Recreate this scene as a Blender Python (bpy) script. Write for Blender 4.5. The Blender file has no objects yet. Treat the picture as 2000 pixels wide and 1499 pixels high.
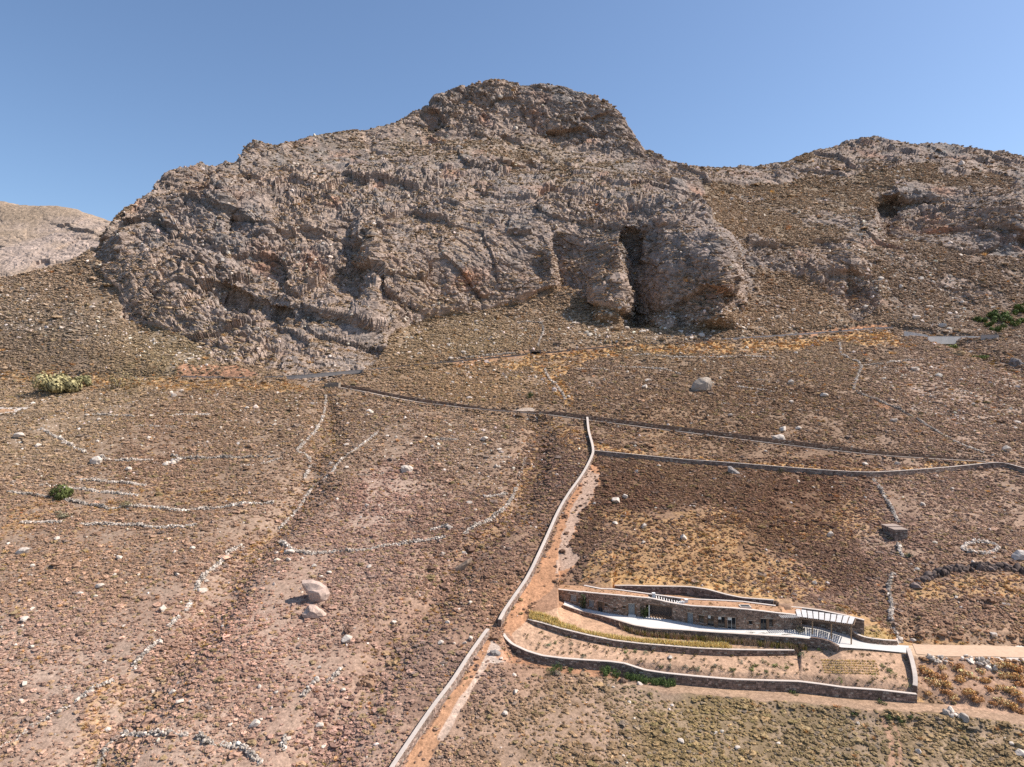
import bpy, bmesh, math, random
import numpy as np
from mathutils import Vector

# ------------------------------------------------------------------ camera, sky, sun, exposure
FP = 1333.0                      # focal length in photo pixels (photo 2000 x 1499)
CZ = 70.0                        # camera height above datum
scene = bpy.context.scene
cam_d = bpy.data.cameras.new("camera"); cam = bpy.data.objects.new("camera", cam_d)
scene.collection.objects.link(cam); scene.camera = cam
cam.location = (0, 0, CZ); cam.rotation_euler = (math.pi/2, 0, 0)
cam_d.sensor_width = 36; cam_d.lens = 36*FP/2000; cam_d.clip_start = 1; cam_d.clip_end = 6000

SUN_EL, SUN_AZ = 50.0, 94.0      # azimuth clockwise from +Y (the view): 90 = exactly from the right
SUN_AZ = 86.0
world = bpy.data.worlds.new("World"); scene.world = world; world.use_nodes = True
wn = world.node_tree.nodes; wl = world.node_tree.links
sky = wn.new("ShaderNodeTexSky"); sky.sky_type = 'NISHITA'; sky.sun_disc = False
sky.sun_elevation = math.radians(SUN_EL); sky.sun_rotation = math.radians(SUN_AZ)
sky.altitude = 200; sky.air_density = 1.0; sky.dust_density = 1.0; sky.ozone_density = 4.0
bg = wn["Background"]; bg.inputs[1].default_value = 0.125
wl.new(sky.outputs[0], bg.inputs[0])
sun_d = bpy.data.lights.new("sun", 'SUN'); sun = bpy.data.objects.new("sun", sun_d)
scene.collection.objects.link(sun)
sun_d.energy = 4.9; sun_d.angle = math.radians(0.53); sun_d.color = (1.0, 0.94, 0.86)
_el, _az = math.radians(SUN_EL), math.radians(SUN_AZ)
sdir = Vector((math.sin(_az)*math.cos(_el), math.cos(_az)*math.cos(_el), math.sin(_el)))
sun.rotation_euler = sdir.to_track_quat('Z', 'Y').to_euler(); sun.location = sdir*300 + Vector((0, 200, 0))
vs = scene.view_settings; vs.view_transform = 'Standard'; vs.look = 'None'; vs.exposure = 0.4; vs.gamma = 1.0
vs.use_curve_mapping = False
scene.cycles.use_denoising = False
scene.cycles.max_bounces = 4; scene.cycles.diffuse_bounces = 2; scene.cycles.glossy_bounces = 1
rng = np.random.default_rng(7); random.seed(7)
C = scene.collection

# ------------------------------------------------------------------ helpers: noise
U32 = np.uint32
def _mix(h):
    h = (h ^ (h >> U32(13)))*U32(1274126177)
    h = (h ^ (h >> U32(16)))*U32(2246822519)
    return ((h ^ (h >> U32(15))) & U32(0xffffff)).astype(np.float32)*np.float32(1/0xffffff)
def _ax(i, k): return i.astype(np.int32).view(U32)*U32(k)
def vnoise(x, y, z, seed=0):
    two = z is None
    x0, y0 = np.floor(x), np.floor(y)
    fx, fy = (x-x0).astype(np.float32), (y-y0).astype(np.float32)
    fx = fx*fx*(3-2*fx); fy = fy*fy*(3-2*fy)
    hx, hy = _ax(x0, 374761393), _ax(y0, 668265263)
    hx = (hx, hx+U32(374761393)); hy = (hy, hy+U32(668265263))
    if two: layers = ((1, None, U32(0)),)
    else:
        z0 = np.floor(z); fz = (z-z0).astype(np.float32); fz = fz*fz*(3-2*fz)
        hz = _ax(z0, 2654435761); layers = ((1-fz, 0, hz), (fz, 1, hz+U32(2654435761)))
    r = 0; sd = U32((seed*974711+12345) & 0xffffffff)
    for wz, _, h in layers:
        g = (_mix(hx[0]+hy[0]+h+sd)*(1-fx)+_mix(hx[1]+hy[0]+h+sd)*fx)*(1-fy)+(_mix(hx[0]+hy[1]+h+sd)*(1-fx)+_mix(hx[1]+hy[1]+h+sd)*fx)*fy
        r = r+g*wz
    return r*2-1
def fbm(x, y, z, lam, octs=3, seed=0, gain=.5):
    r, a, t = 0, 1, 0
    for o in range(octs):
        f = 2.03**o/lam
        r = r+a*vnoise((x*f+17.3*o).astype(np.float32), (y*f-9.1*o).astype(np.float32), None if z is None else (z*f+4.7*o).astype(np.float32), seed+o); t += a; a *= gain
    return r/t
def coarse(fn, *arrs, k=4):
    """evaluate a slowly varying field on every k-th vertex and interpolate back"""
    nr, nc = arrs[0].shape
    ri = np.unique(np.r_[np.arange(0, nr, k), nr-1]); cj = np.unique(np.r_[np.arange(0, nc, k), nc-1])
    A = fn(*[a[np.ix_(ri, cj)] for a in arrs])
    fr = np.interp(np.arange(nr), ri, np.arange(len(ri))); i0 = np.minimum(fr.astype(int), len(ri)-2); tr = (fr-i0).astype(np.float32)
    fc_ = np.interp(np.arange(nc), cj, np.arange(len(cj))); j0 = np.minimum(fc_.astype(int), len(cj)-2); tc_ = (fc_-j0).astype(np.float32)
    if A.ndim == 3: tr, tc_ = tr[:, None, None], tc_[None, :, None]
    else: tr, tc_ = tr[:, None], tc_[None, :]
    B = A[i0]*(1-tr)+A[i0+1]*tr
    return B[:, j0]*(1-tc_)+B[:, j0+1]*tc_
def worley(x, y, z, seed=0):
    """F1, F2 and the random value of the nearest cell"""
    x, y, z = x.astype(np.float32), y.astype(np.float32), z.astype(np.float32)
    x0, y0, z0 = np.floor(x-.5), np.floor(y-.5), np.floor(z-.5)
    f1 = np.full(x.shape, 9, np.float32); f2 = f1.copy(); cid = np.zeros(x.shape, np.float32)
    sd = U32((seed*974711+777) & 0xffffffff)
    for a in (0, 1):
        for b in (0, 1):
            for c in (0, 1):
                X, Y, Z = x0+a, y0+b, z0+c
                h1 = _mix(_ax(X, 374761393)+_ax(Y, 668265263)+_ax(Z, 2654435761)+sd)
                h2 = (h1*977.13) % 1.0; h3 = (h1*7919.7) % 1.0
                d = (X+.12+.76*h1-x)**2+(Y+.12+.76*h2-y)**2+(Z+.12+.76*h3-z)**2
                n = d < f1
                f2 = np.where(n, f1, np.minimum(f2, d)); f1 = np.where(n, d, f1)
                cid = np.where(n, (h1*313.7) % 1.0, cid)
    return np.sqrt(f1), np.sqrt(f2), cid
def sstep(a, b, x):
    t = np.clip((x-a)/(b-a), 0, 1); return t*t*(3-2*t)
def srgb(*c):
    c = np.array(c, np.float64)/255
    return np.where(c <= .04045, c/12.92, ((c+.055)/1.055)**2.4)
def inpoly(px, py, poly):
    r = np.zeros(px.shape, bool); n = len(poly)
    for i in range(n):
        x1, y1 = poly[i]; x2, y2 = poly[(i+1) % n]
        if y1 == y2: continue
        c = ((y1 > py) != (y2 > py)) & (px < (x2-x1)*(py-y1)/(y2-y1)+x1)
        r ^= c
    return r
def polydist(X, Y, pts):
    """distance to a world polyline and arc parameter (index + fraction)"""
    D = np.full(X.shape, 1e9, np.float32); T = np.zeros(X.shape, np.float32)
    for i in range(len(pts)-1):
        ax, ay = pts[i][0], pts[i][1]; bx, by = pts[i+1][0]-ax, pts[i+1][1]-ay
        l = bx*bx+by*by+1e-9
        t = np.clip(((X-ax)*bx+(Y-ay)*by)/l, 0, 1)
        d = np.hypot(X-ax-t*bx, Y-ay-t*by)
        n = d < D; D = np.where(n, d, D); T = np.where(n, i+t, T)
    return D, T

# ------------------------------------------------------------------ terrain: control curves (where each contour of the hill stands)
def curve(s): return np.array(s, float)
PLN = 119370.0                                         # hillside plane: distance = PLN / (row - 310)
def dplane(y): return PLN/(y-310.0)
ROAD = curve([(-700,750),(-100,740),(0,735),(340,737),(520,738),(700,722),(860,708),(1030,692),(1200,676),(1400,665),(1600,650),(1740,641),(1800,652),(1900,658),(2000,662),(2700,680)])
C2 = curve([(-700,600,345),(0,582,348),(150,565,350),(220,585,343),(260,618,333),(330,657,317),(420,692,302),(540,724,291),(700,708,302),(740,672,323),(800,628,350),(1000,604,368),(1080,590,374),(1150,610,366),(1300,636,354),(1400,628,360),(1450,600,374),(1600,572,388),(1750,590,384),(2000,605,385),(2700,610,385)])
C3 = curve([(-700,562,365),(0,557,368),(150,528,371),(200,500,374),(260,523,361),(330,545,353),(420,562,350),(540,572,348),(700,560,357),(800,520,372),(1000,500,388),(1080,500,392),(1150,505,388),(1300,530,364),(1400,545,369),(1450,522,394),(1600,484,424),(1750,500,420),(2000,505,430),(2700,510,430)])
C4 = curve([(-700,553,372),(0,552,371),(150,515,380),(200,487,382),(240,455,388),(260,440,395),(330,412,405),(420,420,402),(540,430,405),(700,420,415),(800,410,425),(1000,402,430),(1150,410,426),(1300,430,406),(1400,450,414),(1450,450,432),(1600,424,470),(1750,455,448),(2000,455,462),(2700,460,470)])
C5 = curve([(-700,548,376),(0,548,375),(150,508,386),(200,475,390),(240,432,402),(260,412,412),(330,367,435),(420,342,460),(540,320,500),(700,290,530),(800,276,542),(900,260,555),(1000,272,565),(1080,278,568),(1150,284,568),(1240,302,560),(1300,345,515),(1350,366,500),(1450,392,500),(1600,372,540),(1750,378,520),(2000,368,545),(2700,370,560)])
C6 = curve([(-700,545,380),(0,545,380),(100,530,382),(150,503,390),(185,485,392),(200,462,396),(222,430,408),(245,410,420),(260,400,428),(300,370,450),(330,345,465),(380,325,490),(440,316,505),(466,312,515),(473,294,520),(500,282,520),(528,285,520),(545,288,520),(556,278,525),(572,281,535),(600,270,540),(660,262,555),(720,254,565),(760,245,570),(800,228,580),(843,208,590),(850,193,592),(880,178,600),(950,166,605),(1000,166,605),(1020,171,600),(1060,167,600),(1100,169,600),(1120,179,600),(1160,186,598),(1190,206,595),(1220,241,590),(1245,276,585),(1258,299,580),(1300,320,575),(1340,336,570),(1400,334,580),(1450,326,600),(1530,323,610),(1600,296,640),(1660,281,660),(1710,275,670),(1760,284,670),(1850,291,675),(1930,301,680),(2000,313,685),(2250,330,700),(2700,350,720)])

cols = np.concatenate([np.linspace(-700, -60, 26, endpoint=False), np.linspace(-60, 2060, 960), np.linspace(2060, 2700, 27)[1:]])
NC = len(cols); U = (cols-1000)/FP
def ci(cv, k=1): return np.interp(cols, cv[:, 0], cv[:, k])
yroad = ci(ROAD)
# near hillside rows
ylow = np.concatenate([np.linspace(2300, 1522, 40, endpoint=False), np.linspace(1522, 1372, 76, endpoint=False), np.linspace(1372, 1136, 230, endpoint=False)])
sl = np.linspace(0, 1, 232)
Yr = np.vstack([np.repeat(ylow[:, None], NC, 1), 1136+(yroad[None]-1136)*sl[:, None]])
D_low = dplane(Yr); Z_low = -D_low*(Yr-750)/FP
NH = D_low.shape[0]
# mountain: monotone cubic through the contour curves
kd = [dplane(yroad)]; kz = [-dplane(yroad)*(yroad-750)/FP]
for cv in (C2, C3, C4, C5, C6):
    d = ci(cv, 2); y = ci(cv, 1); kd.append(d); kz.append(d*(750-y)/FP)
kd.append(kd[-1]+70); kz.append(kz[-1]-28)
kd.append(kd[-1]+260); kz.append(kz[-1]-150)
kd, kz = np.array(kd), np.array(kz)
nrow = [52, 96, 90, 90, 84, 12, 6]
def pchip_rows(k, ends=None):
    n = len(k); dl = np.diff(k, axis=0); m = np.zeros_like(k)
    m[0] = dl[0]; m[-1] = dl[-1]
    for i in range(1, n-1):
        p = dl[i-1]*dl[i]
        m[i] = np.where(p > 0, 2*p/np.where(np.abs(dl[i-1]+dl[i]) < 1e-9, 1e-9, dl[i-1]+dl[i]), 0)
    out = []
    for i in range(n-1):
        for t in np.linspace(0, 1, nrow[i], endpoint=False) + (1.0/nrow[i]):
            h00, h10, h01, h11 = 2*t**3-3*t*t+1, t**3-2*t*t+t, -2*t**3+3*t*t, t**3-t*t
            out.append(h00*k[i]+h10*m[i]+h01*k[i+1]+h11*m[i+1])
    return np.array(out)
D_up, Z_up = pchip_rows(kd), pchip_rows(kz)
GD = np.vstack([D_low, D_up]); GZ = np.vstack([Z_low, Z_up])
NR = GD.shape[0]
GX = GD*U[None]; GY = GD.copy()
GPX = np.repeat(cols[None], NR, 0); GPY = 750-GZ/GD*FP           # where each vertex stands as seen in the photo (used to look up land use)

# ------------------------------------------------------------------ land forms on the hillside
def colidx(px): return float(np.interp(px, cols, np.arange(NC)))
def hit(px, py):
    """ground point seen at a photo position: (x, y, z rel. camera)"""
    c = colidx(px); i = min(int(c), NC-2); f = c-i
    d = GD[:, i]*(1-f)+GD[:, i+1]*f; z = GZ[:, i]*(1-f)+GZ[:, i+1]*f
    yy = 750-z/d*FP
    k = np.nonzero(yy <= py)[0]
    k = int(k[0]) if len(k) else NR-1
    if k == 0: t, a, b = 0, 0, 0
    else:
        a, b = k-1, k; t = (yy[a]-py)/max(1e-6, yy[a]-yy[b])
    dd = d[a]+(d[b]-d[a])*t; zz = z[a]+(z[b]-z[a])*t
    return np.array([(px-1000)/FP*dd, dd, zz])
def gz(x, y):
    """ground height (rel. camera) at a world position on the hillside"""
    px = 1000+x/y*FP; c = colidx(px); i = min(max(int(c), 0), NC-2); f = c-i
    n = NH+150
    return float(np.interp(y, GD[:n, i], GZ[:n, i])*(1-f)+np.interp(y, GD[:n, i+1], GZ[:n, i+1])*f)
def hits(pts): return [hit(*p) for p in pts]
def resample(pts, step):
    pts = np.array(pts, float); seg = np.hypot(*np.diff(pts[:, :2], axis=0).T); s = np.concatenate([[0], np.cumsum(seg)])
    n = max(2, int(round(s[-1]/step))+1); t = np.linspace(0, s[-1], n)
    return np.stack([np.interp(t, s, pts[:, k]) for k in range(pts.shape[1])], 1)
def smooth_px(pts, n=6):
    """Catmull-Rom through photo points"""
    p = np.array(pts, float); p = np.vstack([2*p[0]-p[1], p, 2*p[-1]-p[-2]]); out = []
    for i in range(1, len(p)-2):
        for t in np.linspace(0, 1, n, endpoint=False):
            out.append(.5*((2*p[i])+(-p[i-1]+p[i+1])*t+(2*p[i-1]-5*p[i]+4*p[i+1]-p[i+2])*t*t+(-p[i-1]+3*p[i]-3*p[i+1]+p[i+2])*t**3))
    out.append(p[-2]); return np.array(out)

house_px = sstep(960, 1060, GPX)*(1-sstep(1790, 1880, GPX))*sstep(1110, 1150, GPY)*(1-sstep(1370, 1420, GPY))
hill = 1-sstep(0, 40, np.arange(NR)-NH+1)[:, None]
und = coarse(lambda x, y: fbm(x, y, None, 46, 3, 11)*1.7+fbm(x, y, None, 11, 2, 21)*.42, GX, GY)
fade_road = np.clip(np.abs(GD-dplane(yroad)[None])/25, 0, 1)
GZ = GZ+und*(1-house_px)*np.maximum(fade_road, .15)*hill
GULLIES = [([(640,785),(650,850),(615,900),(603,950),(555,1010),(470,1100),(430,1160),(400,1210),(330,1290),(270,1360),(210,1440),(150,1560)], 2.6, 5.0),
           ([(1045,818),(1060,860),(1035,940),(1010,1000),(975,1030),(890,1090),(850,1180),(770,1240),(730,1320),(660,1400),(590,1540)], 2.2, 4.5),
           ([(2150,770),(1985,718),(1905,682),(1860,664)], 4.0, 9.0)]
gul_w = np.zeros_like(GZ); GUN = coarse(lambda x, y: fbm(x, y, None, 7, 2, 33)*1.5, GX, GY)
for pts, dep, wid in GULLIES:
    w = hits(pts); D, T = polydist(GX[:NH+30], GY[:NH+30], w)
    D = D+GUN[:NH+30]
    g = np.exp(-(D/wid)**2)
    GZ[:NH+30] -= dep*g; gul_w[:NH+30] = np.maximum(gul_w[:NH+30], g)

# house platform: terraces as level steps held by walls
ZP = -46.5                                             # paved terrace level (rel. camera)
def li(px, tab): t = np.array(tab, float); return np.interp(px, t[:, 0], t[:, 1])
OUT_T = [(978,1226),(985,1243),(1000,1258),(1030,1272),(1060,1281),(1100,1286),(1140,1289),(1190,1292),(1220,1296),(1260,1309),(1300,1315),(1360,1321),(1430,1327),(1490,1329),(1560,1331),(1600,1336),(1650,1343),(1720,1348),(1790,1356)]
OUT_H = [(978,9),(1000,13),(1060,14),(1260,16),(1430,14),(1650,13),(1790,14)]
MID_T = [(1031,1210),(1060,1217),(1100,1229),(1150,1241),(1200,1251),(1250,1257),(1300,1261),(1360,1266),(1430,1269),(1500,1270),(1557,1270)]
MID_H = [(1020,0),(1032,3),(1045,8),(1100,11),(1400,12),(1556,9),(1560,0)]
PAT_F = [(1095,1180),(1103,1183),(1135,1194),(1175,1203),(1210,1213),(1240,1222),(1275,1228),(1330,1231),(1400,1236),(1480,1241),(1560,1246),(1585,1249),(1615,1254),(1642,1266),(1700,1270),(1770,1277),(1790,1279)]
PAT_H = [(1085,0),(1100,6),(1135,7),(1175,9),(1240,13),(1400,13),(1560,14),(1600,14),(1620,12),(1642,7),(1665,3),(1770,2),(1785,0)]
FAC_B = [(1060,1162),(1085,1168),(1110,1178),(1135,1188),(1175,1197),(1220,1204),(1265,1207),(1312,1213),(1350,1220),(1400,1228),(1440,1231),(1500,1232),(1545,1231.5),(1566,1231)]
FAC_T = [(1060,1150),(1084,1151.5),(1140,1157.5),(1200,1163),(1240,1166.5),(1275,1170),(1312,1179),(1350,1184.5),(1400,1187),(1435,1189),(1480,1193.5),(1525,1199),(1566,1203)]
SEC_T = [(1060,1140),(1138,1144),(1173,1151),(1200,1152),(1237,1157),(1275,1162),(1340,1171),(1414,1174),(1450,1176),(1513,1184),(1530,1185.5)]
BAK_T = [(1195,1144),(1230,1144),(1270,1145),(1335,1146),(1352,1147),(1380,1151),(1420,1162),(1450,1168),(1490,1171),(1518,1173)]
PBW_T = [(1530,1185),(1560,1187),(1600,1192),(1650,1202),(1690,1212)]          # wall behind the pergola
ENT_T = [(1669,1214),(1663,1223),(1664,1231),(1672,1239),(1684,1244),(1697,1247),(1725,1250),(1750,1251)]
ENT_F = [(1655,1242),(1664,1242),(1672,1249),(1684,1254),(1697,1257),(1725,1260),(1752,1261),(1790,1264)]
def zp(px): return np.interp(px, [1085, 1100, 1140, 1600, 1650, 1785], [ZP+1.4, ZP+1.0, ZP, ZP, ZP-.6, -48.95])
def d_at(z, y): return -z*FP/(y-750.0)
def d_out(px): return dplane(li(px, OUT_T)+.5*li(px, OUT_H))
def d_mid(px): return dplane(li(px, MID_T)+.5*li(px, MID_H))
def d_pat(px): return d_at(zp(px), li(px, PAT_F))
def d_fac(px): return d_at(zp(px), li(px, FAC_B))
ZSEC = -42.75
def d_sec(px): return np.maximum(d_at(ZSEC, li(px, SEC_T)), d_fac(px)+2.2)
def d_bak(px): return np.maximum(d_sec(px)+2.0, np.interp(px, [1195, 1340, 1400, 1450, 1518], [145.5, 143.5, 140.5, 137.5, 134.0]))
def d_pbw(px): return np.interp(px, [1530, 1553, 1600, 1650, 1690], [133.2, 132.4, 130.4, 128.2, 126.5])
for j in np.nonzero((cols > 976) & (cols < 1800))[0]:
    px = cols[j]; d = GD[:NH, j]; nat = GZ[:NH, j]
    N = lambda q: float(np.interp(q, d, nat))
    kn = []
    do = d_out(px); yt = li(px, OUT_T); h = li(px, OUT_H)
    kn += [(do-9, N(do-9)), (do+.15, -do*(yt+h-750)/FP-.1), (do+.2, -do*(yt+2.5-750)/FP)]
    if px >= 1558 and d_mid(px)+.5 < d_pat(px):
        dm = d_mid(px); dp_ = d_pat(px); za, zb = kn[-1][1], zp(px)-li(px, PAT_H)*dp_/FP*1.05; zl = za+(zb-za)*(dm-do)/(dp_-do); q_ = float(sstep(1557, 1571, np.array(px)))
        kn += [(dm+.15-.8*q_, (-dm*(1270+9-750)/FP)*(1-q_)+zl*q_), (dm+.2+.1*q_, (-dm*(1272.5-750)/FP)*(1-q_)+(zl+.1)*q_)]
    elif px > 1020 and px < 1558:
        dm = d_mid(px); yt = li(px, MID_T); h = li(px, MID_H)
        kn += [(dm+.15, -dm*(yt+h-750)/FP), (dm+.2, -dm*(yt+2.5-750)/FP if h > 3 else -dm*(yt+h-750)/FP+.03)]
    if px >= 1090:
        dp = d_pat(px); h = li(px, PAT_H)
        kn += [(dp+.15, zp(px)-h*dp/FP*1.05), (dp+.2, zp(px)-.06)]
        if px < 1545:
            ds = d_sec(px)
            kn += [(ds+.1, zp(px)-.1)]
            if px > 1197 and px < 1519:
                db = d_bak(px); kn += [(ds+.4, -44.6), (db+.15, -44.4), (db+.2, -db*(li(px, BAK_T)+3-750)/FP), (db+12, N(db+12))]
            else:
                kn += [(ds+.2, ZSEC-.2), (ds+10, N(ds+10))]
        elif px < 1655:
            db = d_pbw(px); kn += [(db+.1, zp(px)-.06), (db+.2, -db*(li(px, PBW_T)+2.5-750)/FP), (db+12, N(db+12))]
        else:
            yf = li(px, ENT_F); de = d_at(zp(px), yf)
            hh = np.interp(px, [1655, 1690, 1752, 1775], [1.2, .95, .8, .0])
            kn += [(de+.1, zp(px)-.06), (de+.2, zp(px)+hh), (de+9, N(de+9))]
    else:
        kn += [(kn[-1][0]+12, N(kn[-1][0]+12))]
    kn = np.array(kn)
    for q in range(1, len(kn)): kn[q, 0] = max(kn[q, 0], kn[q-1, 0]+.02)
    m = (d > kn[0, 0]) & (d < kn[-1, 0])
    w = float(sstep(976, 1004, np.array(px))*(1-sstep(1783, 1800, np.array(px))))
    GZ[:NH, j] = np.where(m, nat*(1-w)+w*np.interp(d, kn[:, 0], kn[:, 1]), nat)

# roads and tracks: level the ground under them
ROADS = {}
def level(name, pxpts, half, blend):
    w = resample(hits(smooth_px(pxpts)), 3.0)
    k = np.ones(7)/7; zz = np.convolve(np.pad(w[:, 2], 3, mode='edge'), k, 'valid'); w[:, 2] = zz
    ROADS[name] = (w, half)
    n = NH+60
    D, T = polydist(GX[:n], GY[:n], w)
    zr = np.interp(T, np.arange(len(w)), w[:, 2]); f = 1-sstep(half+.2, half+blend, D)
    GZ[:n] = GZ[:n]*(1-f)+zr*f
level('road', [(-200,746),(0,743),(180,742),(340,738),(520,740),(700,726),(860,711),(1030,695),(1200,679),(1400,667),(1600,653),(1740,643),(1790,651),(1850,660),(1920,662),(2100,668)], 2.6, 5)
level('track', [(640,753),(720,768),(800,784),(900,797),(1000,806),(1080,812),(1150,822),(1300,841),(1500,866),(1700,889),(1850,899),(1930,904)], 1.6, 2.2)
level('drive', [(1786,1271),(1850,1271),(1920,1272),(2000,1275),(2150,1280),(2400,1290)], 2.6, 3)
level('lane', [(1240,1328),(1310,1341),(1400,1352),(1500,1358),(1620,1368),(1700,1377),(1800,1383),(1900,1391),(2000,1404),(2200,1430)], 1.9, 2.5)
BASE_Z = GZ.copy()
GPY = 750-GZ/GD*FP

# ------------------------------------------------------------------ rock of the mountain
M0 = NH-30                                             # rows from here on may hold rock
X, Y, Z = GX[M0:].copy(), GY[M0:].copy(), GZ[M0:].copy()
QX, QY = GPX[M0:], GPY[M0:]
rows = np.arange(M0, NR)[:, None]+0*QX
behind = rows > (NH+sum(nrow[:5]))                     # past the skyline
jx = QX+coarse(lambda x, y, z: fbm(x, y, z, 26, 3, 5), X, Y, Z)*26; jy = QY+coarse(lambda x, y, z: fbm(x, y, z, 26, 3, 9), X, Y, Z)*20
ROCKS = [([(175,500),(205,455),(222,425),(260,390),(330,335),(400,310),(470,270),(560,262),(640,255),(760,232),(850,180),(950,140),(1120,150),(1200,190),(1250,270),(1275,300),(1340,330),(1380,400),(1420,480),(1480,540),(1450,605),(1400,635),(1300,642),(1170,606),(1090,560),(1000,604),(900,612),(800,622),(760,655),(720,728),(560,742),(430,705),(330,655),(235,618),(235,565)], 1.0),
         ([(1330,335),(1450,315),(1530,318),(1580,345),(1480,360),(1360,370)], .8),
         ([(1520,330),(1600,290),(1710,265),(1850,282),(2010,305),(2300,320),(2300,345),(2000,330),(1850,315),(1700,330),(1600,345)], .95),
         ([(1690,395),(1760,385),(1850,372),(2000,365),(2300,365),(2300,480),(2000,478),(1880,500),(1800,470),(1740,450)], 1.0),
         ([(1400,480),(1480,470),(1620,500),(1700,540),(1720,600),(1670,630),(1600,560),(1500,530)], .8),
         ([(1590,480),(1660,470),(1680,540),(1620,540)], 1.0)]
R = np.zeros_like(X)
for poly, s in ROCKS: R = np.maximum(R, inpoly(jx, jy, poly)*s)
shelf = inpoly(jx, jy, [(560,262),(760,246),(880,262),(1000,276),(1080,282),(1230,300),(1250,340),(1060,340),(960,318),(800,322),(640,345),(500,330),(430,330),(500,300)])
R = np.where(shelf, .38+.4*(coarse(lambda x, y, z: fbm(x, y, z, 30, 2, 77), X, Y, Z) > .12), R)
rest = (R < .05) & (QX > 1180) & (QY < 600)            # stony slopes on the right
R = np.where(rest, np.clip(.16+1.5*coarse(lambda x, y, z: fbm(x, y, z, 34, 3, 71), X, Y, Z), 0, .9), R)
R = np.where(behind, .7, R)
def blur(A, n):
    for _ in range(n):
        A[1:-1] = (A[:-2]+2*A[1:-1]+A[2:])/4; A[:, 1:-1] = (A[:, :-2]+2*A[:, 1:-1]+A[:, 2:])/4
    return A
R = blur(R.astype(np.float64), 3)
def normals(X, Y, Z):
    ax, ay, az = np.gradient(X, axis=1), np.gradient(Y, axis=1), np.gradient(Z, axis=1)
    bx, by, bz = np.gradient(X, axis=0), np.gradient(Y, axis=0), np.gradient(Z, axis=0)
    n = np.stack([ay*bz-az*by, az*bx-ax*bz, ax*by-ay*bx]); n /= np.linalg.norm(n, axis=0)+1e-9
    return n
# buttresses and overhangs that stand out in the photograph: distance shifts along the view of each column
def tri(x, tab): return np.interp(x, [t[0] for t in tab], [t[1] for t in tab])
wx = QX+coarse(lambda x, y, z: fbm(x, y, z, 18, 2, 3), X, Y, Z)*10; wy = QY+coarse(lambda x, y, z: fbm(x, y, z, 18, 2, 4), X, Y, Z)*10
off = np.zeros_like(X)
off += tri(wx, [(1212,0),(1236,28),(1300,8),(1412,-23),(1455,0)])*tri(wy, [(440,0),(485,1),(632,1),(648,0)])
off += tri(wx, [(1060,0),(1080,-6),(1092,16),(1150,7),(1205,-3),(1222,0)])*tri(wy, [(455,0),(490,1),(545,1),(570,0)])
off += tri(wx, [(1158,0),(1170,-11),(1205,-9),(1226,0)])*tri(wy, [(525,0),(550,1),(615,1),(630,0)])
off += tri(wx, [(1700,0),(1728,30),(1770,22),(1850,12),(1990,-20),(2060,-8),(2300,0)])*tri(wy, [(372,0),(390,1),(455,1),(490,0)])
ol = 558+(wx-440)*.29
off += tri(wx, [(425,0),(450,1),(720,1),(755,0)])*np.interp(wy-ol, [-60,-22,-8,14,40,66], [0,-5,-6,5,3,0])
off += tri(wx, [(440,0),(455,9),(520,-4),(540,0)])*tri(wy, [(400,0),(425,1),(465,1),(480,0)])
off += tri(wx, [(640,0),(690,7),(728,-7),(745,0)])*tri(wy, [(430,0),(470,1),(600,1),(640,0)])
off += tri(wx, [(170,0),(190,8),(235,-7),(260,0)])*tri(wy, [(450,0),(470,1),(495,1),(510,0)])
off += tri(wx, [(1590,0),(1603,9),(1660,-6),(1690,0)])*tri(wy, [(465,0),(480,1),(525,1),(545,0)])
off += tri(wx, [(1640,0),(1655,9),(1720,-6),(1740,0)])*tri(wy, [(545,0),(560,1),(600,1),(615,0)])
off += tri(wx, [(770,0),(790,-5),(1230,-9),(1262,0)])*np.interp(wy, [180,255,272,284,296], [0,-.6,-1,.2,0])
off += tri(wx, [(920,0),(960,1),(1040,1),(1060,0)])*np.interp(wy, [300,318,324,336,350], [0,-6,5,3,0])
Y = Y+off; X = X*(Y/(Y-off))
def rockdisp(X, Y, Z, R, hard=1.0):
    n = normals(X, Y, Z)
    # strata dip to the left: work in a tilted, squashed frame
    a = math.radians(24); sx = X*math.cos(a)-Z*math.sin(a); sz = X*math.sin(a)+Z*math.cos(a)
    wxx = sx+coarse(lambda x, y, z: fbm(x, y, z, 30, 3, 41), X, Y, Z)*13; wyy = Y+coarse(lambda x, y, z: fbm(x, y, z, 30, 3, 42), X, Y, Z)*13; wzz = sz+coarse(lambda x, y, z: fbm(x, y, z, 30, 3, 43), X, Y, Z)*9
    lf = 1-.72*np.exp(-((rows-NH-412)/34.)**2)
    sm = np.clip(.75+1.5*coarse(lambda x, y, z: fbm(x, y, z, 42, 2, 57), X, Y, Z), .55, 1.25)
    h = coarse(lambda x, y, z: fbm(x, y, z, 60, 2, 50), X, Y, Z)*6.0*lf
    rd = 1-np.abs(fbm(wxx, wyy, wzz, 34, 3, 51)); h = h+(rd-.75)*6*lf
    for lam, amp, sd in ((36, 6.0, 61), (14, 2.2, 62), (6.0, 1.5, 63), (2.8, .95, 64)):
        f1, f2, cid = worley(wxx/lam, wyy/lam, wzz/(lam*.62), sd)
        big = lam > 20; amp = amp*(lf if big else sm)
        h = h+amp*((cid-.5)*1.25-(.2 if big else .5)*(f1-.45))-amp*(0 if big else .38)*np.exp(-((f2-f1)/.06)**2)
    h = h+fbm(X, Y, Z, 1.9, 2, 58)*.5*sm
    amp = R*hard
    rough = fbm(X, Y, Z, 5, 3, 66)*.5*(1-R)            # scrub slopes
    return X+n[0]*(h*amp)+n[0]*0, Y+n[1]*h*amp, Z+n[2]*h*amp+rough*sstep(0, 25, rows-NH)
X2, Y2, Z2 = rockdisp(X, Y, Z, R)
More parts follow.
